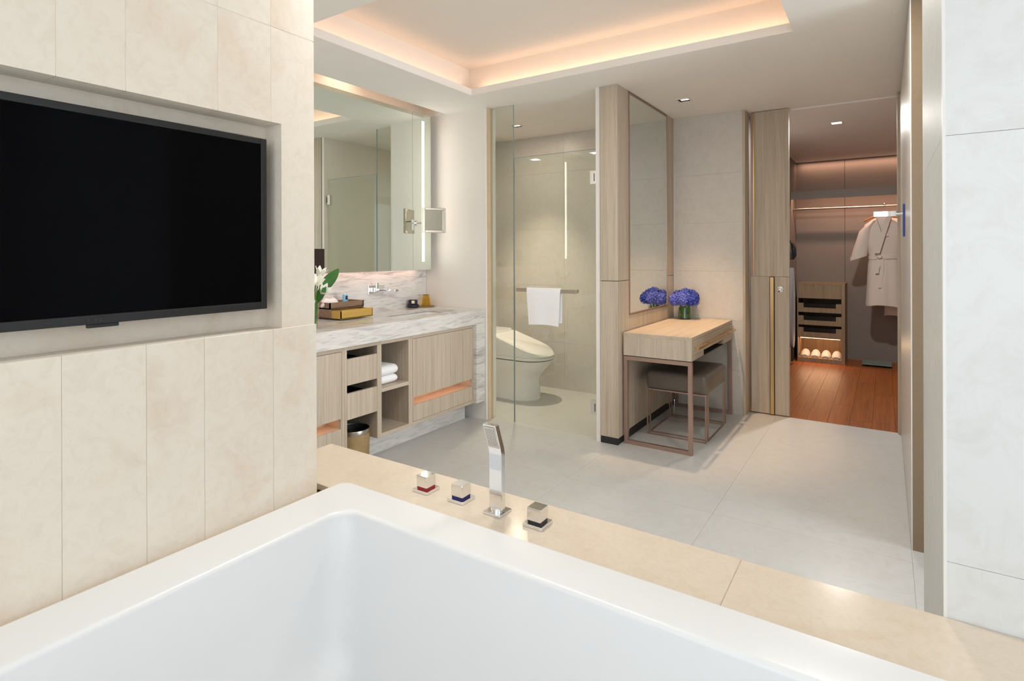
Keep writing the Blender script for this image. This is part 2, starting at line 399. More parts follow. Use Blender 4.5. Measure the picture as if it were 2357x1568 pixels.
# ---- oak clad partition with dressing mirror (faces x=-1.505 and y=3.555)
wo = B(-1.628, -1.509, 3.559, 4.775, 0.0, ZC).obj('wall_oak', 'dark'); struct(wo, 'oak clad partition between toilet room and dressing table', 'wall')
for z0, z1 in ((0.047, 1.1085), (1.1125, ZC)):
    B(-1.632, -1.5075, 3.555, 3.575, z0, z1).obj('panel', 'oak', wo, bevel=0.001, seg=1)
    B(-1.520, -1.505, 3.556, 3.753, z0, z1).obj('panel', 'oak', wo)
    B(-1.520, -1.505, 4.590, 4.772, z0, z1).obj('panel', 'oak', wo)
B(-1.520, -1.505, 3.754, 4.589, 0.062, 0.862).obj('panel', 'oak', wo)
m = B(-1.6315, -1.5065, 3.5565, 3.58, 0, 0.0465); m.box(-1.53, -1.511, 3.58, 4.77, 0, 0.061); m.obj('kick', 'black', wo)
t = B(-1.668, -1.637, 3.562, 4.741, 0, ZC).obj('trim_2', 'endwall'); struct(t, 'cream stone jamb on the hinge side of the glass door', 'trim')
# dressing mirror
dm = thing('dressing_mirror', 'tall bronze-framed mirror set in the oak partition above the dressing table', 'mirror', (-1.505, 4.17, 0.866))
B(-1.5095, -1.5035, 3.766, 4.578, 0.876, 2.426).obj('mirror_glass', 'mirrorg', dm)
fm = MB(); fm.box(-1.511, -1.500, 3.755, 3.766, 0.866, 2.436); fm.box(-1.511, -1.500, 4.578, 4.589, 0.866, 2.436)
fm.box(-1.511, -1.500, 3.766, 4.578, 0.866, 0.876); fm.box(-1.511, -1.500, 3.766, 4.578, 2.426, 2.436)
fm.obj('mirror_frame', 'bronze', dm)
# ---- back wall beside the closet door
tiled('wall_back', 'greige tiled wall behind the dressing table', 'y-', 4.772, 0.12, -1.505, -0.949, [], [0.35, 0.75, 1.15, 1.55, 1.95], 'walltile')
# ---- closet door: jamb, sliding leaf, pull
t = B(-0.949, -0.930, 4.765, 4.93, 0, ZC).obj('trim_3', 'oak'); struct(t, 'pale oak jamb at the sliding closet door', 'trim')
do = thing('door_1', 'grey oak sliding closet door with tall brass pull', 'door', (-0.77, 4.92, 0), kind='structure')
B(-0.912, -0.632, 4.902, 4.945, 0.006, 1.107).obj('lower_panel', 'oak', do)
B(-0.885, -0.632, 4.902, 4.945, 1.1095, 2.44).obj('upper_panel', 'oak', do)
hp = B(-0.769, -0.741, 4.886, 4.904, 0.008, 1.104).obj('pull_bar', 'brass', do, bevel=0.002)
B(-0.774, -0.736, 4.900, 4.906, 0.006, 1.108).obj('pull_recess', 'dark', hp)
up = B(-0.915, -0.885, 4.915, 4.94, 1.111, 2.44).obj('pull_channel', 'bronze', do)
B(-0.893, -0.886, 4.896, 4.92, 1.111, 2.44).obj('channel_edge', 'brass', up)
lk = MB(); M4 = Matrix.Translation((-0.695, 4.902, 1.009)) @ Matrix.Rotation(PI/2, 4, 'X')
lk.lathe([(0.024, 0), (0.024, 0.005), (0.019, 0.008)], 24).xf(M4); lk = lk.obj('thumb_turn_plate', 'chrome', do, smooth=0.6)
lk2 = MB().lathe([(0.013, 0.006), (0.013, 0.022), (0.009, 0.026)], 20).xf(M4); lk2.obj('thumb_turn', 'chrome', lk, smooth=0.6)
t = B(-0.63, 0.10, 4.97, 5.03, ZC-0.012, ZC).obj('trim_4', 'paint'); struct(t, 'ceiling track of the sliding door', 'trim')
# ---- right wall with opening
w = MB(); w.box(XR+0.006, 0.30, 3.03, 4.95, 0, ZC-0.025); w.box(XR+0.012, 0.3, 3.012, 4.95, ZC-0.03, ZC)  # dark strip above the tiles paints in the shadow gap at the ceiling
w = w.obj('wall_right', 'dark'); struct(w, 'greige tiled side wall leading to the closet', 'wall')
zz = [0, 0.707, 1.523, ZC-0.026]
for z0, z1 in zip(zz, zz[1:]): B(XR, XR+0.012, 3.012, 4.868, z0+g, z1-g).obj('tile', 'walltile', w)
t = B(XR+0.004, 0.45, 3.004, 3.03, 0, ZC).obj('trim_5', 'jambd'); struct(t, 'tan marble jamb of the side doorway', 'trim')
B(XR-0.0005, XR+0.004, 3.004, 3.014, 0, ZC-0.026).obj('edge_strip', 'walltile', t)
t = B(0.074, 0.15, 4.87, 4.96, 0, ZC-0.012).obj('trim_6', 'oak'); struct(t, 'oak door jamb at the wall side of the closet opening', 'trim')
# pillar between tub bay and side doorway
YP = 1.357
w = MB(); w.box(XR+0.006, 2.3, YP+0.006, 2.046, 0, ZC)
w = w.obj('wall_pillar', 'grout'); struct(w, 'pale grey tiled wall at the foot of the tub', 'wall')
for z0, z1 in zip([0, 0.707, 1.523], [0.707, 1.523, ZC]):
    B(XR+0.002, 1.2, YP, YP+0.01, z0+g, z1-g).obj('tile', 'pillar', w); B(1.2012, 2.2, YP, YP+0.01, z0+g, z1-g).obj('tile', 'pillar', w)
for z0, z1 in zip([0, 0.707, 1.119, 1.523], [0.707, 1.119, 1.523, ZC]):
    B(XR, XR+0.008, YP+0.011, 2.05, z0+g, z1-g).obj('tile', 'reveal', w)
B(XR-0.001, XR+0.004, YP-0.001, YP+0.010, 0, ZC).obj('edge_strip', 'whitep', w)
w = MB(); w.box(1.25, 1.35, 2.0, 3.1, 0, .1); w.box(1.25, 1.35, 2.0, 3.1, 2.38, ZC); w = w.obj('wall_shower', 'walltile'); struct(w, 'tiled sill and head around the added fill window', 'wall')
n3 = thing('fill_window', 'tall unseen window added beyond the side doorway for cool fill light', 'window', (1.3, 2.53, .1), kind='structure')  # unseen window, added to bring cool light into the main room
m = MB().ringframe(-.55, .55, .1, 2.38, -.02, .02, .04); m.xf(Matrix.Translation((1.3, 2.53, 0)) @ Matrix.Rotation(PI/2, 4, 'Z')); m.obj('window_frame', 'whitep', n3); B(1.297, 1.303, 2.02, 3.04, .14, 2.34).obj('pane', 'winglass', n3)
w = B(.30, 1.35, 3.03, 3.13, 0, ZC).obj('wall_shower_far', 'walltile'); struct(w, 'tiled return wall of the shower room', 'wall')
# ---- closet shell
w = B(-1.08, -0.945, 4.96, 8.05, 0, ZC).obj('wall_closet_left', 'closetwall'); struct(w, 'taupe panelled left wall of the closet', 'wall')
w = B(0.95, 1.05, 4.9, 8.05, 0, ZC).obj('wall_closet_right', 'closetwall'); struct(w, 'taupe right wall of the closet', 'wall')
w = B(0.28, 1.05, 4.86, 4.96, 0, ZC).obj('wall_closet_front', 'closetwall'); struct(w, 'front return wall of the closet', 'wall')
w = B(-1.08, 1.05, 8.006, 8.1, 0, ZC).obj('wall_closet_back', 'dark'); struct(w, 'taupe panelled back wall of the closet', 'wall')
for a, b in ((-0.945, -0.412), (-0.408, 0.27), (0.274, 0.95)): B(a, b, 8.0, 8.008, 0, ZC).obj('panel', 'closetwall', w)
bb = B(-0.38, 0.95, 7.985, 8.0, 0, 0.075).obj('baseboard_closet', 'closetwall'); struct(bb, 'low taupe baseboard of the closet back wall', 'baseboard')
# ---- rear and side walls of the tub bay with windows (behind the camera)
w = MB(); w.box(-1.8, -1.15, -1.5, -1.4, 0, ZC); w.box(1.85, 2.3, -1.5, -1.4, 0, ZC); w.box(-1.15, 1.85, -1.5, -1.4, 0, 0.55); w.box(-1.15, 1.85, -1.5, -1.4, 2.35, ZC)
w = w.obj('wall_rear', 'endwall'); struct(w, 'wall with the wide window behind the tub', 'wall')
w = MB(); w.box(2.2, 2.3, -1.5, -1.1, 0, ZC); w.box(2.2, 2.3, 1.1, 1.4, 0, ZC); w.box(2.2, 2.3, -1.1, 1.1, 0, 0.55); w.box(2.2, 2.3, -1.1, 1.1, 2.35, ZC)
w = w.obj('wall_window_side', 'endwall'); struct(w, 'side wall with window beside the tub', 'wall')
n1 = thing('window_1', 'wide clear window behind the tub', 'window', (0.35, -1.45, 0.55), kind='structure')
MB().ringframe(-1.15, 1.85, 0.55, 2.35, -1.48, -1.42, 0.05).obj('window_frame', 'whitep', n1); B(-1.1, 1.8, -1.455, -1.445, 0.6, 2.3).obj('pane', 'winglass', n1)
n2 = thing('window_2', 'clear side window beside the tub', 'window', (2.25, 0, 0.55), kind='structure')
m = MB().ringframe(-1.1, 1.1, 0.55, 2.35, -0.03, 0.03, 0.05); m.xf(Matrix.Translation((2.25, 0, 0)) @ Matrix.Rotation(PI/2, 4, 'Z')); m.obj('window_frame', 'whitep', n2)
B(2.245, 2.255, -1.05, 1.05, 0.6, 2.3).obj('pane', 'winglass', n2)

# ================================================================ TELEVISION
TX = -1.412
tv = thing('television', 'flat black television mounted in the stone wall niche', 'television', (TX-.03, 0.52, 1.150))
B(TX-0.055, TX-0.012, 0.13, 0.910, 1.153, 1.614).obj('casing', 'bezel', tv, bevel=0.006)
m = MB(); y0, y1, z0, z1, t = 0.128, 0.912, 1.151, 1.616, 0.017
m.box(TX-0.014, TX, y0, y0+t, z0, z1); m.box(TX-0.014, TX, y1-t, y1, z0, z1); m.box(TX-0.014, TX, y0+t, y1-t, z1-t, z1); m.box(TX-0.014, TX, y0+t, y1-t, z0, z0+t+0.003)
bz = m.obj('bezel', 'bezel', tv, bevel=0.002)
B(TX-0.010, TX-0.003, y0+t, y1-t, z0+t, z1-t).obj('screen', 'screen', tv)
B(TX-0.012, TX-0.002, 0.495, 0.555, 1.143, 1.152).obj('sensor', 'bezel', bz, bevel=0.002)
for yy in (0.493, 0.506, 0.516): B(TX-0.002, TX+0.0012, yy, yy+0.006, 1.156, 1.163).obj('logo_mark', 'black', bz)
B(TX-0.002, TX+0.0008, 0.455, 0.488, 1.1605, 1.1625).obj('logo_line', 'black', bz)

# ================================================================ TUB, DECK, FITTINGS
ZD = 0.60
dk = thing('tub_deck', 'beige marble deck surrounding the white tub', 'tub deck', (-0.5, 1.25, 0))
YD = 1.358
B(-1.706, -0.2752, 1.10, YD, ZD-0.02, ZD).obj('slab', 'deck', dk, bevel=0.0015, seg=1)
B(-0.2748, 2.195, 1.10, YD-0.002, ZD-0.02, ZD).obj('slab', 'deck', dk, bevel=0.0015, seg=1)
B(-1.391, -1.34, -0.6, 1.0995, ZD-0.02, ZD).obj('slab', 'deck', dk)
B(0.62, 2.195, -0.6, 1.0995, ZD-0.02, ZD).obj('slab', 'deck', dk)
B(-1.690, XR, 1.325, 1.345, 0, ZD-0.02).obj('apron', 'deck', dk)
B(-1.700, -1.68, 1.06, 1.345, 0, ZD-0.02).obj('apron', 'deck', dk)
tb = MB(); tx0, tx1, ty0, ty1 = -1.366, 0.66, -0.12, 1.137
rings = [rrect(tx0, tx1, ty0, ty1, 0.03, ZD+0.001), rrect(tx0, tx1, ty0, ty1, 0.03, ZD+0.010), rrect(tx0+.003, tx1-.003, ty0+.003, ty1-.003, 0.03, ZD+0.013)]
ix0, ix1, iy0, iy1 = -1.225, 0.52, 0.0, 1.018
rings += [rrect(tx0+.006, tx1-.006, ty0+.006, ty1-.006, 0.03, ZD+0.0132), rrect(ix0-.016, ix1+.016, iy0-.016, iy1+.016, 0.060, ZD+0.0115)]
for k in range(7):
    a = PI/2*k/6; o_ = .012*(1-math.sin(a)); rings.append(rrect(ix0-o_, ix1+o_, iy0-o_, iy1+o_, 0.060, ZD-.001+.012*math.cos(a)))
rings.append(rrect(ix0+.0015, ix1-.0015, iy0+.0015, iy1-.0015, 0.060, ZD-.012))
for z, o in ((ZD-.05, .008), (ZD-.15, .022), (ZD-.28, .045), (ZD-.36, .07), (ZD-.40, .105), (ZD-.42, .17), (ZD-.425, .26)):
    rings.append(rrect(ix0+o, ix1-o*1.6, iy0+o, iy1-o, 0.065+o*0.5, z))
tb.loft(rings, cap0=False, cap1=True); tub = tb.obj('bathtub', 'acrylic', smooth=0.6)
tag(tub, 'large white bathtub set into the beige marble deck', 'bathtub')
def knob(x, y, ring, label):
    k = thing('tub_tap', label, 'tap', (x, y, ZD), group='tub fittings on the deck')
    B(x-.0285, x+.0285, y-.0285, y+.0285, ZD, ZD+.009).obj('base_plate', 'chrome', k, bevel=0.0012)
    B(x-.0185, x+.0185, y-.0185, y+.0185, ZD+.009, ZD+.0155).obj('colour_ring', ring, k)
    B(x-.020, x+.020, y-.020, y+.020, ZD+.0155, ZD+.048).obj('handle', 'chrome', k, bevel=0.0012)
knob(-1.133, 1.243, 'red', 'chrome cube tub knob with a red ring')
knob(-1.006, 1.249, 'blue', 'chrome cube tub knob with a blue ring')
knob(-0.749, 1.243, 'black', 'chrome cube tub knob with a black ring')
hx, hy = -0.876, 1.243
hs = thing('hand_shower', 'upright chrome hand shower on the tub deck', 'hand shower', (hx, hy, ZD))
B(hx-.0285, hx+.0285, hy-.0285, hy+.0285, ZD, ZD+.0065).obj('base_plate', 'chrome', hs, bevel=0.0012)
MB().lathe([(0.0165, ZD+.0065), (0.0165, ZD+.016)], 20, (hx, hy, 0)).obj('collar', 'chrome', hs, smooth=0.6)
def hsring(z, dy, wx, ty): return [(hx-wx, hy+dy-ty, z), (hx+wx, hy+dy-ty, z), (hx+wx, hy+dy+ty, z), (hx-wx, hy+dy+ty, z)]
bd = MB().loft([hsring(ZD+.012, 0, .0205, .009), hsring(ZD+.10, 0, .0205, .009), hsring(ZD+.160, -.001, .0205, .009), hsring(ZD+.178, -.005, .0205, .009), hsring(ZD+.246, -.030, .0205, .0085)]).obj('handle', 'chrome', hs, bevel=0.0012)
tilt = math.atan2(0.025, 0.068)
nz = MB(); pl = MB(); Mh = Matrix.Translation((hx, hy-.005-.0092, ZD+.178)) @ Matrix.Rotation(tilt, 4, 'X')
pl.box(-.017, .017, -.0012, 0.002, .004, .066); pl.xf(Mh); sp = pl.obj('spray_plate', 'sprayp', bd)
for i in range(6):
    for j in range(11): nz.box(-.0138+i*.0052, -.0124+i*.0052, -.0020, -.0010, .008+j*.005, .0094+j*.005)
nz.xf(Mh); nz = nz.obj('nozzles', 'black', bd); nz['kind'] = 'stuff'

# ================================================================ VANITY
VX, VF, VB = -2.615, -2.640, -3.245
ct = thing('vanity_counter', 'white grey marble vanity counter with waterfall end', 'counter', (-2.93, 2.3, 0.15))
bx0, bx1, by0, by1 = -3.07, -2.745, 2.76, 3.40
slab_grid([VB, bx0, bx1, VX], [1.005, by0, by1, 3.548], 0.835, 0.863, lambda x, y: bx0 < x < bx1 and by0 < y < by1).obj('top_slab', 'marble', ct)
B(VX-0.025, VX, 1.005, 3.548, 0.757, 0.8349).obj('front_apron', 'marble', ct)
B(VB, VX, 3.440, 3.548, 0.149, 0.757).obj('waterfall_end', 'marble', ct)
B(VB-.004, VB+.014, 1.005, 3.548, 0.863, 1.19).obj('backsplash', 'marble', ct)
B(-2.79, -2.77, 2.50, 3.49, 0, 0.15).obj('plinth', 'marble', ct)
B(-2.79, -2.77, 1.02, 2.19, 0, 0.15).obj('plinth', 'marble', ct)
B(VB, -2.79, 3.47, 3.49, 0, 0.149).obj('plinth_return', 'marble', ct)
bs = MB(); bs.loft([rrect(bx0-.012, bx1+.012, by0-.012, by1+.012, .03, .834), rrect(bx0, bx1, by0, by1, .03, .832), rrect(bx0+.01, bx1-.01, by0+.01, by1-.01, .04, .76), rrect(bx0+.04, bx1-.04, by0+.05, by1-.05, .05, .715), rrect(bx0+.09, bx1-.09, by0+.12, by1-.12, .05, .705)], cap0=False)
ba = bs.obj('basin', 'ceramic', smooth=0.9); tag(ba, 'white rectangular undermount basin in the marble counter', 'basin')
# --- cabinets
def carcass(t, y0, y1, z0=0.150, z1=0.757, bottom=True, back=True):
    B(VB+.005, VF, y0, y0+.018, z0, z1).obj('side', 'oak', t); B(VB+.005, VF, y1-.018, y1, z0, z1).obj('side', 'oak', t)
    B(VB+.005, VF, y0+.018, y1-.018, z1-.026, z1).obj('top_rail', 'oak_h', t)
    if bottom: B(VB+.005, VF, y0+.018, y1-.018, z0, z0+.022).obj('bottom', 'oak_h', t)
    if back: B(VB+.005, VB+.017, y0+.018, y1-.018, z0, z1-.026).obj('back', 'oak', t)
def slot_cabinet(y0, y1, label):
    t = thing('vanity_cabinet', label, 'cabinet', (-2.94, (y0+y1)/2, 0.15), group='vanity cabinets')
    carcass(t, y0, y1)
    a, b = y0+.0205, y1-.0205
    B(VF-.02, VF+.0005, a, b, 0.340, 0.7285).obj('door', 'oak', t)
    B(VF-.02, VF+.0005, a, b, 0.1745, 0.281).obj('lower_front', 'oak', t)
    m = B(VF-.14, VF-.02, a, b, 0.262, 0.280); m.box(VF-.155, VF-.14, a, b, 0.262, 0.42); m.box(VF-.14, VF-.02, a, b, 0.405, 0.42)
    m.box(VF-.14, VF, a, a+.006, .28, .405); m.box(VF-.14, VF, b-.006, b, .28, .405)
    m.obj('slot_lining', 'oak_h', t)
    B(VF-.045, VF-.025, a+.02, b-.02, 0.400, 0.405).obj('slot_light', 'ledwarm', t)
    area_light('slot_strip', (VF-.035, (y0+y1)/2, 0.398), (0, 0.5, 0), 0.02, y1-y0-.1, 0.42*(y1-y0), (1.0, 0.50, 0.32))
    return t
slot_cabinet(1.08, 2.1955, 'oak vanity cabinet with glowing slot beside the drawers, partly behind the stone wall')
slot_cabinet(2.7465, 3.438, 'oak vanity cabinet with glowing slot next to the marble waterfall end')
t = thing('vanity_drawer_unit', 'oak vanity unit with two drawers above the waste bin', 'cabinet', (-2.94, 2.33, 0.15), group='vanity cabinets')
carcass(t, 2.1965, 2.469, bottom=False)
for z0, z1 in ((0.524, 0.679), (0.320, 0.475)):
    dr = B(VF-.018, VF, 2.2165, 2.449, z0, z1).obj('drawer_front', 'oak', t)
    m = B(VB+.1, VF-.018, 2.2165, 2.449, z0+.01, z0+.02); m.box(VB+.1, VF-.018, 2.2165, 2.2265, z0+.02, z1-.03); m.box(VB+.1, VF-.018, 2.439, 2.449, z0+.02, z1-.03)
    m.obj('drawer_box', 'dark', dr)
t = thing('vanity_open_shelf', 'open oak shelf unit of the vanity holding folded towels', 'cabinet', (-2.94, 2.61, 0.15), group='vanity cabinets')
carcass(t, 2.4695, 2.746)
B(VB+.017, VF, 2.4875, 2.728, 0.430, 0.454).obj('shelf', 'oak_h', t)
# folded towels
def folded(z, h, x1, y0, y1, label, dx=0):
    t = thing('folded_towel', label, 'towel', ((-3.05+x1)/2, (y0+y1)/2, z), group='towels folded on the vanity shelf')
    n = 1
    for k in range(n):
        zz0 = z+h*k/n; zz1 = z+h*(k+1)/n; ins = 0.004*((k*7) % 3)
        rg = []
        for yy, s in ((y0, .25), (y0+.004, .6), (y0+.016, .9), (y0+.045, 1), (y1-.045, 1), (y1-.016, .9), (y1-.004, .6), (y1, .25)):
            hm = (zz1-zz0)/2; c = (zz0+zz1)/2; e = hm*(0.55+0.45*s)*0.99
            rg.append([(-3.03, yy, c-e)] + [(x1-.034+.034*(1-(1-s)*.25)*math.cos(q), yy, c+e*math.sin(q)) for q in [-PI/2+PI*j/10 for j in range(11)]] + [(-3.03, yy, c+e)])
        MB().loft(rg).obj('fold', 'towel', t, smooth=1.2)
folded(0.454, 0.056, -2.690, 2.489, 2.682, 'lower white towel folded on the open vanity shelf')
folded(0.510, 0.066, -2.684, 2.489, 2.680, 'upper white towel folded on the open vanity shelf')
# waste bin
bc = (-2.735, 2.345)
wb = thing('waste_bin', 'round woodgrain waste bin with silver rim under the vanity drawers', 'waste bin', (bc[0], bc[1], 0))
MB().lathe([(.085, 0.0), (.092, .005), (.096, .20), (.0935, .20), (.089, .008)], 32, (bc[0], bc[1], 0), True, True).obj('body', 'bronzewire', wb, smooth=0.8)
MB().lathe([(.097, .20), (.0985, .203), (.0985, .226), (.097, .229), (.093, .229), (.092, .20), (.097, .20)], 32, (bc[0], bc[1], 0), False, False).obj('rim', 'nickel', wb, smooth=0.8)
MB().lathe([(.0925, .224), (.090, .10), (.086, .02)], 32, (bc[0], bc[1], 0), False, True).obj('liner', 'black', wb, smooth=0.8)

# --- mirror cabinet
MX = -3.12
mc = thing('vanity_mirror', 'long backlit vanity mirror with a vertical light strip', 'mirror', (MX, 2.37, 1.17))
ym = [1.25, 1.465, 3.276, 3.49]
B(-3.245, MX-.006, 1.25, 3.488, 1.176, 2.430).obj('casing', 'paint', mc)
for (a, b), sy in zip(zip(ym, ym[1:]), (1.355, None, 3.397)):
    if sy is None: B(MX-.006, MX, a+.0015, b-.0015, 1.171, 2.432).obj('mirror_glass', 'mirror', mc)
    else:
        s0, s1 = sy-.014, sy+.014
        slm = MB()
        for p in ((a+.0015, s0, 1.171, 2.432), (s1, b, 1.171, 2.432), (s0, s1, 1.171, 1.237), (s0, s1, 2.374, 2.432)): slm.box(MX-.006, MX, *p)
        gl = slm.obj('mirror_glass', 'mirror', mc)
        B(MX-.006, MX-.002, s0, s1, 1.237, 2.374).obj('light_strip', 'led', gl)
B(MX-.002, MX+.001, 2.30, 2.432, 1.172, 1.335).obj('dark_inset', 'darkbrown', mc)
for yy in (1.36, 3.397): area_light('mirror_light', (MX+.006, yy, 1.8), (0, -PI/2, 0), 1.13, 0.03, 0.55, SOFT)
area_light('mirror_under_light', (-3.19, 2.37, 1.168), (0, 0.15, 0), 0.05, 2.1, 0.7, (1.0, 0.62, 0.48))
# --- make-up mirror on arm
mm = thing('shaving_mirror', 'square chrome magnifying mirror on a swing arm by the vanity mirror', 'mirror', (-2.985, 3.372, 1.566), rz=math.radians(66), local=True)
MB().ringframe(-.10, .10, -.099, .099, -.012, .012, .021).obj('frame', 'nickel', mm, bevel=0.003)
B(-.08, .08, -.002, .004, -.079, .079).obj('mirror_glass', 'mirror', mm)
B(-.081, .081, .004, .012, -.080, .080).obj('backing', 'nickel', mm)
ma = thing('mirror_arm', 'chrome jointed arm holding the square shaving mirror', 'mirror arm', (MX, 3.32, 1.54))
MB().lathe([(.022, 0), (.022, .01)], 20).xf(Matrix.Translation((MX, 3.325, 1.545)) @ Matrix.Rotation(PI/2, 4, 'Y')).obj('wall_plate', 'chrome', ma, smooth=.6)
MB().tube([(MX+.01, 3.325, 1.545), (-3.06, 3.33, 1.545)], .007).obj('arm', 'chrome', ma, smooth=.8)
MB().tube([(-3.06, 3.33, 1.49), (-3.06, 3.33, 1.575)], .010, 12).obj('pivot', 'chrome', ma, smooth=.8)
MB().tube([(-3.06, 3.33, 1.56), (-2.995, 3.392, 1.565)], .006).obj('arm', 'chrome', ma, smooth=.8)
# --- wall tap
fa = thing('basin_tap', 'chrome wall-mounted basin tap on the marble backsplash', 'tap', (-3.23, 2.99, 1.0))
WXF = VB+.014
B(WXF, WXF+.012, 2.905, 3.065, 0.998, 1.062).obj('plate', 'chrome', fa, bevel=.002)
B(WXF+.012, WXF+.185, 3.005, 3.045, 1.018, 1.036).obj('spout', 'chrome', fa, bevel=.003)
B(WXF+.012, WXF+.055, 2.925, 2.962, 1.012, 1.048).obj('valve', 'chrome', fa, bevel=.003)
B(WXF+.055, WXF+.068, 2.932, 2.955, 1.02, 1.085).obj('lever', 'chrome', fa, bevel=.002)
# --- counter items
ZK = 0.863
ab = thing('amenity_box', 'walnut amenity box with gold drawer pulled open on the counter', 'box', (-3.15, 2.58, ZK))
a0, a1, c0, c1 = -3.225, -3.068, 2.434, 2.724
m = B(a0, a1, c0, c1, ZK+.068, ZK+.076); m.box(a0, a1, c0, c0+.008, ZK+.008, ZK+.112); m.box(a0, a1, c1-.008, c1, ZK+.008, ZK+.112); m.box(a0, a0+.008, c0, c1, ZK+.008, ZK+.112); m.box(a1-.008, a1, c0, c1, ZK+.072, ZK+.112); m.box(a0, a1, c0, c1, ZK+.006, ZK+.012)
m.obj('case', 'walnut', ab)
m = MB(); dx = .10; e0, e1 = a0+.02+dx, a1+dx
m.box(e0, e1, c0+.009, c1-.009, ZK+.010, ZK+.014); m.box(e0, e1, c0+.009, c0+.014, ZK+.014, ZK+.062); m.box(e0, e1, c1-.014, c1-.009, ZK+.014, ZK+.062); m.box(e1-.006, e1, c0+.009, c1-.009, ZK+.008, ZK+.066); m.box(e0, e0+.006, c0+.009, c1-.009, ZK+.014, ZK+.06)
m.obj('drawer', 'goldbox', ab)
for xx in (a0+.02, a1-.03):
    for yy in (c0+.02, c1-.03): B(xx, xx+.014, yy, yy+.014, ZK, ZK+.007).obj('foot', 'black', ab)
tz = ZK+.077
ti = MB(); cx, cy = -3.15, 2.50
rg = []
for k, (r, z) in enumerate(((.060, 0), (.060, .018), (.046, .046), (.030, .058))):
    rg.append([(cx+r*1.0*math.cos(a)*(1+.15*math.sin(3*a+k)), cy+r*1.25*math.sin(a)*(1+.12*math.cos(2*a+k)), tz+z+.004*math.sin(4*a)) for a in [2*PI*i/16 for i in range(16)]])
ti.loft(rg); ti = ti.obj('tissue', 'tissue', smooth=0.5); tag(ti, 'white tissue rising from the walnut box', 'tissue')
tu = thing('toiletry_tube', 'sky blue toiletry tube standing on the walnut box', 'toiletry tube', (-3.13, 2.612, tz))
m = MB(); m.loft([rrect(-3.145, -3.115, 2.594, 2.630, .012, tz), rrect(-3.145, -3.115, 2.594, 2.630, .012, tz+.078)]); m.obj('tube', 'sky_tube', tu, smooth=.8)
m = MB(); m.loft([rrect(-3.143, -3.117, 2.596, 2.628, .012, tz+.078), rrect(-3.143, -3.117, 2.596, 2.628, .012, tz+.096)]); m.obj('cap', 'winglass', tu, smooth=.8)
B(-3.1149, -3.1140, 2.603, 2.621, tz+.044, tz+.070).obj('label', 'tray', tu)
s = MB().lathe([(.014, 0), (.016, .006), (.011, .014), (.004, .016)], 16, (-3.12, 2.672, tz)).obj('soap', 'tissue', smooth=.8); tag(s, 'small round white soap on the walnut box', 'soap')
cn = thing('candle', 'navy glass candle on a charcoal dish by the basin', 'candle', (-3.185, 3.345, ZK))
MB().lathe([(.040, 0), (.046, .006), (.048, .024), (.044, .026), (.042, .008)], 28, (-3.185, 3.345, ZK)).obj('dish', 'tray', cn, smooth=.7)
MB().lathe([(.034, .008), (.036, .012), (.037, .064), (.033, .064), (.031, .05)], 28, (-3.185, 3.345, ZK)).obj('glass_cup', 'navy', cn, smooth=.7)
lb = MB(); lb.box(-.012, .012, -.0380, -.0365, .038, .060); lb.xf(Matrix.Translation((-3.185, 3.345, ZK)) @ Matrix.Rotation(math.atan2(3.345, -3.185)+PI/2+PI, 4, 'Z')); lb.obj('label', 'flame', cn)
tp = MB().lathe([(.062, 0), (.070, .004), (.070, .007), (.058, .005)], 28, (-3.158, 3.470, ZK)).obj('coaster', 'bronzewire', smooth=.6); tag(tp, 'thin brown coaster under the amber tumbler', 'coaster')
tm = MB().lathe([(.040, .0075), (.040, .012), (.026, .096), (.025, .100), (.023, .100), (.036, .0085)], 12, (-3.158, 3.470, ZK), True, False).obj('tumbler', 'amber', smooth=.3); tag(tm, 'upturned amber glass tumbler on the counter', 'tumbler')
MB().lathe([(.0255, .094), (.0262, .097), (.0255, .1005)], 12, (-3.158, 3.470, ZK), False, False).obj('rim', 'walnut', tm)
# --- white flowers in vase by the stone wall
vs = thing('lily_vase', 'white lilies with a broad leaf in a clear vase, partly behind the stone wall', 'flower vase', (-2.80, 2.095, ZK))
V0 = Vector((-2.80, 2.095, ZK))
MB().lathe([(.030, 0), (.034, .004), (.040, .17), (.038, .17), (.031, .008)], 20, tuple(V0)).obj('vase', 'vaseglass', vs, smooth=.8)
for k in range(6):
    a = k*1.05; p0 = V0+Vector((.014*math.cos(a), .014*math.sin(a), .01)); p1 = V0+Vector((.03*math.cos(a), .03*math.sin(a), .18)); p2 = V0+Vector((.05*math.cos(a), .05*math.sin(a), .25))
    MB().tube([p0, p1, p2], .004, 6).obj('stem', 'stem', vs, smooth=.8)
def leaf(base, tip, wid, bend, mat, par, name='leaf'):
    base, tip = Vector(base), Vector(tip); ax = tip-base; side = ax.cross(Vector((0.5, -0.6, 0.2))).normalized(); up = side.cross(ax).normalized()
    m = MB(); n = 8; rows = []
    for i in range(n+1):
        t = i/n; w = wid*math.sin(PI*min(1, t*0.94+.03))**0.8; c = base+ax*t+up*bend*math.sin(PI*t)
        rows.append([tuple(c-side*w+up*.15*w), tuple(c), tuple(c+side*w+up*.15*w), tuple(c+side*w*.98+up*(.15*w-.0015)), tuple(c-up*.0015), tuple(c-side*w*.98+up*(.15*w-.0015))])
    m.loft(rows); return m.obj(name, mat, par, smooth=1.2)
leaf(V0+Vector((.02, .03, .19)), V0+Vector((-.01, .20, .345)), .036, .01, 'green', vs)
leaf(V0+Vector((.0, -.02, .16)), V0+Vector((.08, -.10, .25)), .026, .01, 'green', vs)
leaf(V0+Vector((.02, .02, .15)), V0+Vector((.06, .05, .26)), .024, .01, 'green', vs)
leaf(V0+Vector((-.02, .01, .15)), V0+Vector((-.06, -.03, .27)), .026, .01, 'green', vs)
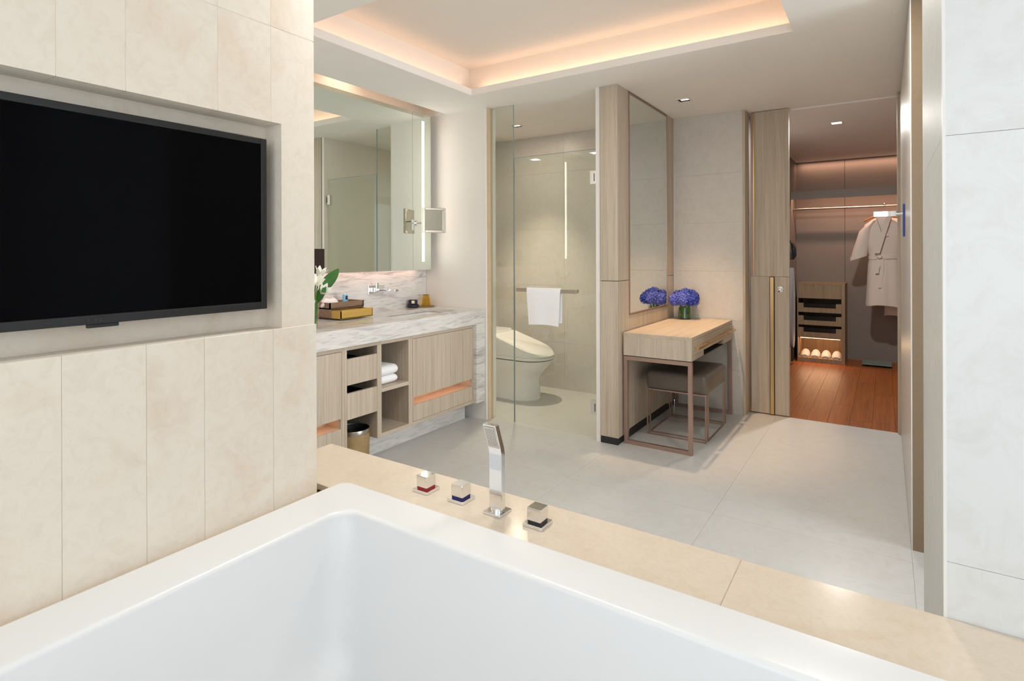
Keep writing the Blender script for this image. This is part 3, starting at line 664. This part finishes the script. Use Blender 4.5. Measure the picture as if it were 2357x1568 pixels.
def lily(c, axis, par, r=.040):
    ax = Vector(axis).normalized(); q = ax.to_track_quat('Z', 'Y').to_matrix().to_4x4(); m = MB()
    for k in range(6):
        a = k*PI/3; rows = []
        for i in range(7):
            t = i/6; w = .017*math.sin(PI*(t*.9+.06)); rad = .005+r*.8*t**1.3; z = -.02+.066*t
            cc = Vector((rad*math.cos(a), rad*math.sin(a), z)); sd = Vector((-math.sin(a), math.cos(a), 0))
            rows.append([tuple(cc-sd*w), tuple(cc+Vector((math.cos(a), math.sin(a), -.3))*.003), tuple(cc+sd*w), tuple(cc-Vector((math.cos(a), math.sin(a), -.3))*.001)])
        m.loft(rows)
    m.xf(Matrix.Translation(c) @ q); m.obj('lily', 'petalw', par, smooth=1.2)
for dx_, dy_, dz_, ax in ((.03, .03, .315, (.4, .1, 1)), (.05, .035, .215, (.8, -.1, .5)), (-.01, -.02, .30, (-.2, -.4, .8)), (.06, -.01, .27, (.9, -.5, .6)), (-.04, .04, .26, (-.5, .4, .8)), (.02, -.05, .23, (.3, -.9, .4))):
    lily(V0+Vector((dx_, dy_, dz_)), ax, vs)

# ================================================================ GLASS SCREEN, TOWEL BAR, TOILET
GY0, GY1 = 3.592, 3.602
gp = B(-2.587, -2.372, GY0, GY1, 0.004, 2.44).obj('glass_panel', 'glass'); tag(gp, 'narrow fixed clear glass panel left of the glass door', 'glass panel')
B(-2.3725, -2.3705, GY0, GY1, 0.004, 2.44).obj('edge', 'glassedge', gp)
gd = thing('glass_door', 'frameless clear glass door to the toilet room', 'glass door', (-2.02, 3.597, 0.01))
B(-2.366, -1.682, GY0, GY1, 0.010, 2.03).obj('pane', 'glass', gd)
B(-2.3675, -2.3655, GY0, GY1, 0.010, 2.03).obj('edge', 'glassedge', gd); B(-2.366, -1.682, GY0, GY1, 2.0295, 2.032).obj('edge', 'glassedge', gd)
for z in (1.83, 0.223):
    hg = B(-1.722, -1.672, 3.580, 3.614, z-.048, z+.048).obj('hinge', 'chrome', gd, bevel=.002)
    B(-1.690, -1.686, 3.577, 3.581, z-.028, z+.028).obj('hinge_pin', 'black', hg)
bar = thing('towel_bar', 'flat satin nickel towel bar on the glass door', 'towel bar', (-2.05, 3.55, 1.015))
B(-2.305, -1.800, 3.520, 3.532, 1.016, 1.042).obj('bar', 'nickel', bar, bevel=.002)
for xx in (-2.285, -1.845): B(xx, xx+.03, 3.532, 3.591, 1.018, 1.040).obj('bracket', 'nickel', bar, bevel=.002)
# towel: one folded sheet over the bar
def towel_over(x0, x1, yb, ztop, zf, zb, label):
    n = 22; pts = []
    prof = [(yb-.016, zf), (yb-.0165, zf+.06), (yb-.016, zf+.14), (yb-.0155, ztop-.03), (yb-.013, ztop-.008), (yb-.006, ztop+.003), (yb+.004, ztop+.004), (yb+.013, ztop-.004), (yb+.017, ztop-.02), (yb+.018, zb)]
    th = .006; rows = []
    for i in range(n+1):
        u = i/n; x = x0+(x1-x0)*u; row = []
        L = []
        for k, (y, z) in enumerate(prof):
            f = max(0.0, (ztop-z)/.26) if k < 5 else 0
            xx = x + f*(.018*(1-u)**2 - .012*u**2) * 1.0
            L.append((xx, y + .003*math.sin(u*9+2)*f, z + (.010*math.sin(u*2.6) - .004*u if k == 0 else 0)))
        inner = [(a, b+th if k < 5 else (b if k < 7 else b-th), c if k < 4 else (c-th if k < 8 else c)) for k, (a, b, c) in enumerate(L)]
        rows.append(L + list(reversed(inner)))
    m = MB().loft(rows); o = m.obj('hand_towel', 'towel', smooth=1.0); tag(o, label, 'towel'); return o
towel_over(-2.206, -1.925, 3.526, 1.046, 0.776, 0.80, 'white hand towel draped over the bar on the glass door')
# --- toilet
TY = 4.275
to = thing('toilet', 'white one-piece toilet with closed electronic seat lid', 'toilet', (-2.8, TY, 0))
def dsh(xb, xf, w, z, n=14, zf=None):
    cx = xf - w*1.05; pts = [(xb, TY+w*.96, z), (xb, TY-w*.96, z)]
    for k in range(n+1):
        a = -PI/2 + PI*k/n; pts.append((cx+(xf-cx)*math.cos(a), TY+w*math.sin(a), z))
    if zf: pts = [(x, y, zf(x)) for x, y, _ in pts]
    return pts
MB().loft([dsh(-3.12, -2.562, .150, 0), dsh(-3.12, -2.560, .153, .012), dsh(-3.12, -2.567, .146, .02), dsh(-3.12, -2.570, .142, .19), dsh(-3.12, -2.545, .150, .235), dsh(-3.12, -2.49, .172, .285), dsh(-3.12, -2.448, .188, .335), dsh(-3.12, -2.440, .190, .362)]).obj('bowl', 'ceramic', to, smooth=.7)
MB().loft([dsh(-2.98, -2.452, .182, .362), dsh(-2.98, -2.452, .182, .370)]).obj('gap', 'dark', to)
MB().loft([dsh(-2.97, -2.432, .192, .370), dsh(-2.97, -2.428, .195, .376), dsh(-2.97, -2.428, .195, .392), dsh(-2.97, -2.436, .190, .398)]).obj('seat', 'ceramic', to, smooth=.7)
lz = lambda x: .418 + (-2.43-x)*.315
MB().loft([dsh(-2.945, -2.430, .194, .3985), dsh(-2.945, -2.426, .196, .405), dsh(-2.945, -2.430, .193, 0, zf=lambda x: lz(x)-.01), dsh(-2.935, -2.445, .183, 0, zf=lz)]).obj('lid', 'ceramic', to, smooth=.6)
MB().loft([rrect(-3.20, -2.950, TY-.198, TY+.198, .03, .362), rrect(-3.20, -2.950, TY-.198, TY+.198, .03, .56), rrect(-3.19, -2.965, TY-.188, TY+.188, .03, .592)]).obj('tank', 'ceramic', to, smooth=.7)
B(-3.10, -3.02, TY-.215, TY-.196, .30, .335).obj('valve', 'chrome', to, bevel=.004)
MB().tube([(-3.06, TY-.2, .31), (-3.07, TY-.215, .22), (-3.16, TY-.21, .16), (-3.31, TY-.2, .15)], .008).obj('hose', 'chrome', to, smooth=.8)

# ================================================================ DRESSING TABLE, STOOL, FLOWERS
X0, X1, Y0, Y1 = -1.492, -1.030, 3.620, 4.758
dt = thing('dressing_table', 'oak dressing table with brass pulls on bronze frame legs', 'dressing table', (-1.26, 4.19, 0))
B(X0, X1, Y0, Y1, 0.735, 0.757).obj('top', 'oak_h', dt, bevel=.001)
B(X0, X1, Y0, Y0+.02, 0.604, 0.735).obj('end_panel', 'oak', dt); B(X0, X1, Y1-.02, Y1, 0.604, 0.735).obj('end_panel', 'oak', dt)
B(X0, X0+.018, Y0+.02, Y1-.02, 0.64, 0.735).obj('back_panel', 'oak', dt)
m = B(X0+.018, X1-.02, Y0+.02, 3.905, 0.604, 0.618); m.box(X0+.018, X1-.02, 4.46, Y1-.02, 0.604, 0.618); m.box(X0+.018, X1-.02, 3.905, 4.46, 0.640, 0.652)
m.obj('underside', 'oak', dt)
for (a, b, zb) in ((Y0+.021, 3.9055, .604), (3.9085, 4.4585, .640), (4.4615, Y1-.021, .604)):
    dr = B(X1-.02, X1, a, b, zb, 0.7335).obj('drawer', 'oak_h', dt)
    hl = B(X1+.022, X1+.036, a+.015, b-.015, .677, .693).obj('pull', 'brass', dr, bevel=.001)
    for yy in (a+.028, b-.040): B(X1, X1+.024, yy, yy+.012, .680, .691).obj('pull_post', 'brass', dr)
tkl = .026
for (a, b) in ((Y0+.003, Y0+.029), (Y1-.029, Y1-.003)):
    m = MB(); m.box(X0, X0+tkl, a, b, 0, .598); lg = m.obj('leg', 'bronze', dt, bevel=.001)
    B(X1-tkl, X1, a, b, 0, .598).obj('leg', 'bronze', dt, bevel=.001)
    B(X0+tkl, X1-tkl, a, b, 0, tkl).obj('floor_rail', 'bronze', dt, bevel=.001); B(X0+tkl, X1-tkl, a, b, .572, .598).obj('top_rail', 'bronze', dt, bevel=.001)
B(X0+.004, X1-.004, Y0+.006, Y1-.006, .598, .604).obj('shadow_gap', 'dark', dt)
# stool
sx0, sx1, sy0, sy1 = -1.435, -1.012, 3.905, 4.468
st = thing('stool', 'taupe leather cube stool on thin bronze wire frame', 'stool', ((sx0+sx1)/2, (sy0+sy1)/2, 0))
rg = []
for z, o, r in ((.330, .010, .02), (.336, .002, .025), (.36, -.004, .03), (.42, -.005, .03), (.446, 0, .03), (.456, .012, .03), (.461, .05, .04), (.464, .12, .05)): rg.append(rrect(sx0+o, sx1-o, sy0+o, sy1-o, r, z))
MB().loft(rg).obj('seat_cushion', 'leather', st, smooth=.8)
rr = .0090
def rail(x0, x1, y0, y1, z0, z1, nm): B(x0, x1, y0, y1, z0, z1).obj(nm, 'bronze', st)
for y in (sy0, sy1-rr):            # loops across the width
    for x in (sx0+.002, sx1-rr-.002): rail(x, x+rr, y, y+rr, 0, .330, 'leg')
    rail(sx0+.002+rr, sx1-rr-.002, y, y+rr, 0, rr, 'floor_rail'); rail(sx0+.002+rr, sx1-rr-.002, y, y+rr, .330-rr, .330, 'top_rail')
for x in (sx0+.002, sx1-rr-.002):   # loops along the depth, one step inside
    for y in (sy0+.055, sy1-.055-rr): rail(x, x+rr, y, y+rr, 0, .330, 'leg')
    rail(x, x+rr, sy0+.055+rr, sy1-.055-rr, 0, rr, 'floor_rail')
for y in (sy0+.055, sy1-.055-rr): rail(sx0+.002+rr, sx1-rr-.002, y, y+rr, 0, rr, 'floor_rail')
# hydrangea vase
HV = Vector((-1.375, 4.640, 0.757))
hv = thing('hydrangea_vase', 'blue hydrangeas in a low clear glass vase on the dressing table', 'flower vase', tuple(HV))
MB().lathe([(.052, 0), (.056, .004), (.052, .05), (.050, .098), (.047, .098), (.049, .05), (.052, .010)], 24, tuple(HV)).obj('vase', 'vaseglass', hv, smooth=.8)
MB().lathe([(.050, .008), (.0485, .05), (.0475, .062)], 24, tuple(HV)).obj('water', 'vaseglass', hv, smooth=.8)
for k in range(7):
    a = k*.9; MB().tube([HV+Vector((.036*math.cos(a+2), .036*math.sin(a+2), .012)), HV+Vector((.02*math.cos(a), .02*math.sin(a), .07)), HV+Vector((.045*math.cos(a), .045*math.sin(a), .13))], .005, 6).obj('stem', 'stem', hv, smooth=.8)
for k in range(4):
    a = k*1.6+.4; leaf(HV+Vector((.01*math.cos(a), .01*math.sin(a), .03)), HV+Vector((.042*math.cos(a), .042*math.sin(a), .098)), .02, .004, 'green', hv)
def hydr(c, r, mat, par):
    m = MB(); n = 90
    for i in range(n):
        z = 1-2*(i+.5)/n; 
        if z < -.75: continue
        a = i*2.399963; q = math.sqrt(1-z*z); nn = Vector((q*math.cos(a), q*math.sin(a), z)); p = c+nn*r*(.92+.12*random.random())
        nn = (nn+Vector((random.uniform(-.35, .35), random.uniform(-.35, .35), random.uniform(-.35, .35)))).normalized()
        t1 = nn.orthogonal().normalized(); t1 = (Matrix.Rotation(random.random()*3, 3, nn) @ t1); t2 = nn.cross(t1)
        s = r*.20
        for u, v in ((t1, t2), (t2, -t1), (-t1, -t2), (-t2, t1)):
            m.add([p-nn*s*.25, p+(u*.9+v*.25)*s, p+(u+v)*s*.95+nn*s*.25, p+(v*.9+u*.25)*s], [(0, 1, 2, 3)])
    m.lathe([(r*.1, -r*.8), (r*.7, -r*.5), (r*.88, 0), (r*.7, r*.5), (r*.1, r*.85)], 14, tuple(c))
    return m.obj('flower_head', mat, par)
for dx_, dy_, dz_, r, mt in ((-.055, .03, .168, .062, 'hyd'), (.040, .040, .175, .064, 'hyd'), (-.005, -.045, .165, .062, 'hyd2'), (.062, -.02, .158, .056, 'hyd'), (-.062, -.035, .156, .055, 'hyd2'), (.005, .005, .190, .060, 'hyd')):
    hydr(HV+Vector((dx_, dy_, dz_)), r, mt, hv)

# ================================================================ DOWNLIGHTS
def downlight(x, y, label, power, col, lit=True, s=.052, aim=None, ang=2.0, blend=.35, rad=.035):
    t = thing('downlight', label, 'downlight', (x, y, ZC-.004), group='square recessed downlights')
    m = MB(); a = s; b = s-.013
    m.box(x-a, x+a, y-a, y-b, ZC-.004, ZC+.001); m.box(x-a, x+a, y+b, y+a, ZC-.004, ZC+.001); m.box(x-a, x-b, y-b, y+b, ZC-.004, ZC+.001); m.box(x+b, x+a, y-b, y+b, ZC-.004, ZC+.001)
    m.obj('trim_ring', 'whitep', t)
    B(x-b, x+b, y-b, y+b, ZC-.0015, ZC+.002).obj('baffle', 'lens' if lit else 'dark', t)
    if not lit: B(x-b*.5, x+b*.9, y-b*.6, y+b*.1, ZC-.0025, ZC).obj('lens', 'lens', t)
    if power: spot_light('downlight_beam', (x, y, ZC-.02), power, col, ang, blend, rad, aim or (x, y, 0))
downlight(-1.250, 4.215, 'square recessed downlight above the dressing table', 95, (1.0, 0.66, 0.40), lit=False, ang=1.0, blend=.75)
downlight(-2.749, 4.226, 'square recessed downlight above the toilet', 85, (1.0, 0.82, 0.62), lit=False, ang=1.3, blend=.9)
area_light('toilet_glow', (-2.749, 4.226, ZC-.012), (0, 0, 0), .08, .08, 2.2, (1.0, 0.86, 0.66))
downlight(-0.353, 5.715, 'glowing square downlight in the closet ceiling', 0, SOFT, lit=True)
area_light('closet_glow', (-0.353, 5.715, ZC-.012), (0, 0, 0), .08, .08, 22, NEUT)

for dx_, dy_, pw_, lb_ in ((-.25, 2.72, 7, 'added fill downlight near the side doorway'), (-0.95, 1.52, 1.5, 'added fill downlight above the tub deck'), (-2.72, 1.38, 1.6, 'added fill downlight above the near end of the vanity'), (-1.25, 1.50, 9, 'added fill downlight between tub deck and vanity')):  # unseen downlights added as soft fill for the room
    downlight(dx_, dy_, lb_, 0, NEUT, lit=True)
    area_light('fill_glow', (dx_, dy_, ZC-.012), (0, 0, 0), .10, .10, pw_, NEUT)
# ================================================================ CLOSET
cl = thing('closet_shelf', 'long taupe closet shelf with light strip above the hanging rail', 'shelf', (0, 7.77, 1.935))
B(-0.945, 0.95, 7.50, 8.0, 2.008, 2.030).obj('board', 'closetwall', cl); B(-0.945, 0.95, 7.50, 7.522, 1.938, 2.008).obj('front_lip', 'closetwall', cl)
B(-0.90, 0.90, 7.523, 7.535, 1.946, 1.952).obj('light_strip', 'ledwarm', cl)
area_light('shelf_strip', (0, 7.56, 1.99), (0.55, 0, 0), 1.8, 0.02, 5.5, (1.0, 0.58, 0.40))
area_light('closet_top_strip', (0, 7.93, 2.42), (0.2, 0, 0), 1.8, 0.02, 2.4, (1.0, 0.58, 0.40))
rd = thing('hanging_rail', 'pale metal hanging rail below the closet shelf', 'rail', (0, 7.72, 1.80))
MB().tube([(-0.944, 7.70, 1.832), (0.949, 7.70, 1.832)], .014, 12).obj('rod', 'nickel', rd, smooth=.8)
for xx in (-0.940, 0.945): MB().tube([(xx-.004, 7.70, 1.832), (xx+.004, 7.70, 1.832)], .026, 16).obj('flange', 'nickel', rd, smooth=.6)
# drawer chest
c0, c1, f0, f1 = -0.880, -0.387, 7.500, 7.998
ch = thing('closet_chest', 'oak drawer chest with lit slipper niche in the closet', 'chest', ((c0+c1)/2, 7.75, 0))
B(c0, c1, f0, f1, .915, .935).obj('top', 'oakc', ch); B(c0, c0+.012, f0, f1, 0, .915).obj('side', 'oakc', ch); B(c1-.034, c1, f0, f1, 0, .915).obj('side', 'oakc', ch)
B(c0+.012, c1-.034, f1-.015, f1, 0, .915).obj('back', 'oakc', ch); B(c0+.012, c1-.034, f0, f1-.015, .0, .052).obj('bottom', 'oakc', ch)
B(c0+.012, c1-.034, f0+.02, f1-.015, .290, .300).obj('shelf', 'oakc', ch)
B(c0+.013, c1-.035, f0, f0+.018, .758, .914).obj('drawer', 'oakc', ch)
for z in (.592, .442, .302):
    m = MB(); a, b = c0+.013, c1-.035
    m.box(a, b, f0, f0+.018, z, z+.055); m.box(a, a+.055, f0, f0+.018, z+.055, z+.108); m.box(b-.055, b, f0, f0+.018, z+.055, z+.108)
    dr = m.obj('drawer', 'oakc', ch)
    m = B(a+.055, b-.055, f0+.008, f0+.014, z+.055, z+.104); m.obj('glass_front', 'smoke', dr)
    B(a+.01, b-.01, f0+.02, f1-.03, z+.01, z+.02).obj('drawer_bottom', 'dark', dr)
B(c0+.03, c1-.05, f0+.03, f0+.045, .282, .289).obj('light_strip', 'ledwarm', ch)
area_light('niche_strip', ((c0+c1)/2-.01, f0+.16, .286), (0.75, 0, 0), .40, 0.02, 0.9, (1.0, 0.55, 0.30))
area_light('niche_spill', ((c0+c1)/2-.01, f0+.03, .284), (-0.75, 0, 0), .40, 0.02, 1.5, (1.0, 0.60, 0.34))
# slippers
def slipper(x, label):
    t = thing('slipper', label, 'slipper', (x, 7.66, .052), group='slippers in the lit niche')
    def sole(z, s=1.0): return [(x+s*.046*math.sin(a)*(1.0+.12*math.cos(a)), 7.655-s*.128*math.cos(a), z) for a in [2*PI*k/20 for k in range(20)]]
    MB().loft([sole(.052), sole(.066)]).obj('sole', 'slip', t, smooth=.7)
    rows = []
    for i in range(9):
        u = i/8; yy = 7.530+.135*u; hh = .012+.058*math.sin(min(1, u*1.25)*PI/2); ww = .030+.020*math.sin(min(1, u*1.4)*PI/2)
        arc = [(x+ww*math.cos(PI*k/10), yy, .064+hh*math.sin(PI*k/10)) for k in range(11)]
        arc2 = [(x+(ww-.006)*math.cos(PI*k/10), yy, .064+(hh-.006)*math.sin(PI*k/10)) for k in range(10, -1, -1)]
        rows.append(arc+arc2)
    MB().loft(rows).obj('upper', 'slip', t, smooth=.9)
    MB().tube([(x+.048*math.cos(PI*k/10), 7.530, .064+.016*math.sin(PI*k/10)) for k in range(11)], .003, 6).obj('trim', 'slip', t)
for xx, lab in ((-.806, 'leftmost terry slipper in the lit closet niche'), (-.697, 'second terry slipper from the left in the lit niche'), (-.588, 'third terry slipper from the left in the lit niche'), (-.478, 'rightmost terry slipper in the lit closet niche')): slipper(xx, lab)
# bathroom scale
sc_ = thing('bathroom_scale', 'green glass bathroom scale on the closet floor', 'scale', (-.078, 7.70, 0))
B(-.223, .062, 7.55, 7.86, .022, .032).obj('platform', 'scaleglass', sc_, bevel=.002)
for xx in (-.195, .022):
    for yy in (7.58, 7.82): MB().lathe([(.014, 0), (.014, .022)], 12, (xx, yy, 0)).obj('foot', 'black', sc_)
# ironing board + iron on the left closet wall
ib = thing('ironing_board', 'grey covered ironing board hung upright on the closet wall', 'ironing board', (-.915, 7.25, .05))
def ibr(x, s=1.0):
    pts = []
    for k in range(24):
        a = 2*PI*k/24; z = .66+.465*math.sin(a); w = .15*s*math.copysign(abs(math.cos(a))**.7, math.cos(a)); w *= (1 if math.sin(a) < .2 else (1-.55*(math.sin(a)-.2)))
        pts.append((x, 7.25+w, z))
    return pts
MB().loft([ibr(-.926), ibr(-.922, 1.0), ibr(-.892), ibr(-.886, .93)]).obj('padded_top', 'ironcover', ib, smooth=.7)
for dy in (-.06, .06): MB().tube([(-.90, 7.25+dy, .03), (-.905, 7.25+dy*.6, .35)], .010, 8).obj('leg', 'black', ib)
MB().tube([(-.90, 7.17, .035), (-.90, 7.33, .035)], .012, 8).obj('foot', 'chrome', ib)
ir = thing('iron', 'black steam iron parked on the closet wall above the ironing board', 'iron', (-.90, 7.12, 1.22))
rows = []
for z, w, dpt in ((1.22, .055, .10), (1.30, .052, .098), (1.38, .038, .08), (1.44, .018, .05), (1.47, .004, .02)):
    rows.append([(-.942, 7.15-w, z), (-.942+dpt*.55, 7.15-w*.8, z), (-.942+dpt*.75, 7.15, z), (-.942+dpt*.55, 7.15+w*.8, z), (-.942, 7.15+w, z)])
MB().loft(rows).obj('body', 'black', ir, bevel=.003)
MB().tube([(-.88, 7.15, 1.23), (-.855, 7.15, 1.27), (-.86, 7.15, 1.35), (-.89, 7.15, 1.41)], .012, 8).obj('handle', 'black', ir, smooth=.8)
MB().lathe([(.03, 0), (.03, .02)], 16).xf(Matrix.Translation((-.943, 7.15, 1.19)) @ Matrix.Rotation(PI/2, 4, 'Y')).obj('hook', 'black', ir)
# bathrobes
def robe(ox, oy, zt, zh, sc, label, front=True):
    hgx = ox
    hn = thing('coat_hanger', ('wooden hanger carrying the front bathrobe' if front else 'wooden hanger carrying the rear bathrobe'), 'hanger', (ox, oy, zt+.02), group='wooden hangers on the closet rail')
    MB().tube([(ox-.19, oy, zt-.045), (ox-.10, oy, zt+.0), (ox, oy, zt+.035), (ox+.10, oy, zt+.0), (ox+.19, oy, zt-.045)], [.010, .012, .016, .012, .010], 8).obj('yoke', 'hanger', hn, smooth=.8)
    MB().tube([(ox, oy, zt+.03), (ox, oy, zt+.075), (ox+.012, oy+.01, 1.842), (ox+.004, oy+.02, 1.852), (ox-.006, 7.70, 1.851)], .0035, 6).obj('hook', 'chrome', hn, smooth=.8)
    rb = thing('bathrobe', label, 'bathrobe', (ox, oy, zh), group='bathrobes on the closet rail')
    rows = []; n = 36
    prof = [(zt-.005, .065, .05), (zt-.03, .115, .055), (zt-.085, .185, .06), (zt-.16, .185, .07), (zt-.28, .165, .075), (zt-.40, .150, .07), (zt-.455, .135, .062), (zt-.52, .150, .07), (zt-.66, .158, .078), (zt-.82, .165, .084), (zh+.02, .175, .088), (zh, .174, .087)]
    for z, w, dd in prof:
        f = min(1, max(0, (zt-z)/.9)); ring = []
        for k in range(n):
            a = 2*PI*k/n; wob = 1+f*(.10*math.sin(7*a+sc)+.06*math.sin(11*a+2*sc))
            ring.append((ox+w*math.cos(a)*(1+.02*math.sin(5*a)), oy+dd*math.sin(a)*wob, z+(.008*math.sin(3*a+sc) if z < zh+.03 else 0)))
        rows.append(ring)
    MB().loft(rows).obj('body', 'robe', rb, smooth=1.2)
    for s in (-1, 1):
        rows = []
        for i, (dx_, z, rx, ry) in enumerate(((.11, zt-.055, .055, .055), (.165, zt-.13, .070, .060), (.195, zt-.25, .075, .062), (.225, zt-.37, .080, .064), (.240, zt-.455, .082, .065))):
            rows.append([(ox+s*dx_+rx*math.cos(a), oy-.01+ry*math.sin(a)*(1+.1*math.sin(4*a+i)), z-.35*s*0-.03*math.cos(a)*s) for a in [2*PI*k/18 for k in range(18)]])
        sl = MB().loft(rows, True, False).obj('sleeve', 'robe', rb, smooth=1.2)
        dx_, z = .243, zt-.47
        MB().loft([[(ox+s*(dx_-.003*k)+(.084+.002*(k % 2))*math.cos(a), oy-.01+.067*math.sin(a), z+.05*k*.5-.03*math.cos(a)*s) for a in [2*PI*q/18 for q in range(18)]] for k in (0, 1, 2)], False, False).obj('cuff', 'robe', sl, smooth=1.2)
    yf = oy-.070
    for s in (-1, 1):
        top = Vector((ox+s*.050, oy-.015, zt+.006)); bot = Vector((ox+(.02 if s < 0 else -.062), yf-.006, zt-(.22 if s < 0 else .41)))
        rows = []; prow = []
        for i in range(9):
            t = i/8; c = top.lerp(bot, t); c.y = oy-.050-.026*min(1, t*2.0)-(.018 if s > 0 else .010); wd_ = .026
            rows.append([(c.x-wd_, c.y, c.z), (c.x+wd_, c.y, c.z), (c.x+wd_, c.y+.010, c.z), (c.x-wd_, c.y+.010, c.z)])
            prow.append((c.x+s*wd_, c.y-.002, c.z))
        co = MB().loft(rows).obj('collar', 'robe', rb, smooth=.9)
        MB().tube(prow, .003, 5).obj('piping', 'piping', co)
    zb = zt-.455
    rows = [[(ox+(.140+.006*(k in (1, 2)))*math.cos(a), oy+(.068+.006*(k in (1, 2)))*math.sin(a), zb+[-.022, -.02, .02, .022][k]+.006*math.cos(a)) for a in [2*PI*q/28 for q in range(28)]] for k in range(4)]
    bl = MB().loft(rows, False, False).obj('belt', 'robe', rb, smooth=1.0)
    kn = MB(); kn.lathe([(.008, -.022), (.026, -.012), (.028, .008), (.010, .022)], 12, (ox-.04, yf-.012, zb)); kn.obj('belt_knot', 'robe', bl, smooth=1.0)
    for dx_, L in ((-.055, .17), (-.025, .33)):
        MB().loft([[(ox+dx_-.016+.01*math.sin(i), yf-.016-.002*i, zb-.01-L*i/5), (ox+dx_+.016+.01*math.sin(i), yf-.016-.002*i, zb-.01-L*i/5), (ox+dx_+.016+.01*math.sin(i), yf-.008-.002*i, zb-.01-L*i/5), (ox+dx_-.016+.01*math.sin(i), yf-.008-.002*i, zb-.01-L*i/5)] for i in range(6)]).obj('belt_end', 'robe', bl, smooth=.9)
robe(-.012, 7.575, 1.700, .700, 0.3, 'cream bathrobe with tied belt hanging in front on the closet rail')
robe(.165, 7.795, 1.690, .575, 1.9, 'longer cream bathrobe hanging behind the tied one', front=False)
# hook with blue plate on the right wall
hk = thing('door_lever', 'chrome lever with slim blue plate on the side wall', 'door lever', (XR, 3.83, 1.39))
B(XR-.010, XR-.0005, 3.815, 3.845, 1.388, 1.570).obj('plate', 'bluetag', hk, bevel=.001)
MB().tube([(XR-.009, 3.83, 1.517), (XR-.042, 3.83, 1.517)], .011, 12).obj('spindle', 'chrome', hk, smooth=.7)
MB().loft([rrect(XR-.150, XR-.036, 3.820, 3.840, .006, 1.503), rrect(XR-.150, XR-.036, 3.820, 3.840, .006, 1.532)]).obj('lever', 'chrome', hk, smooth=.5)
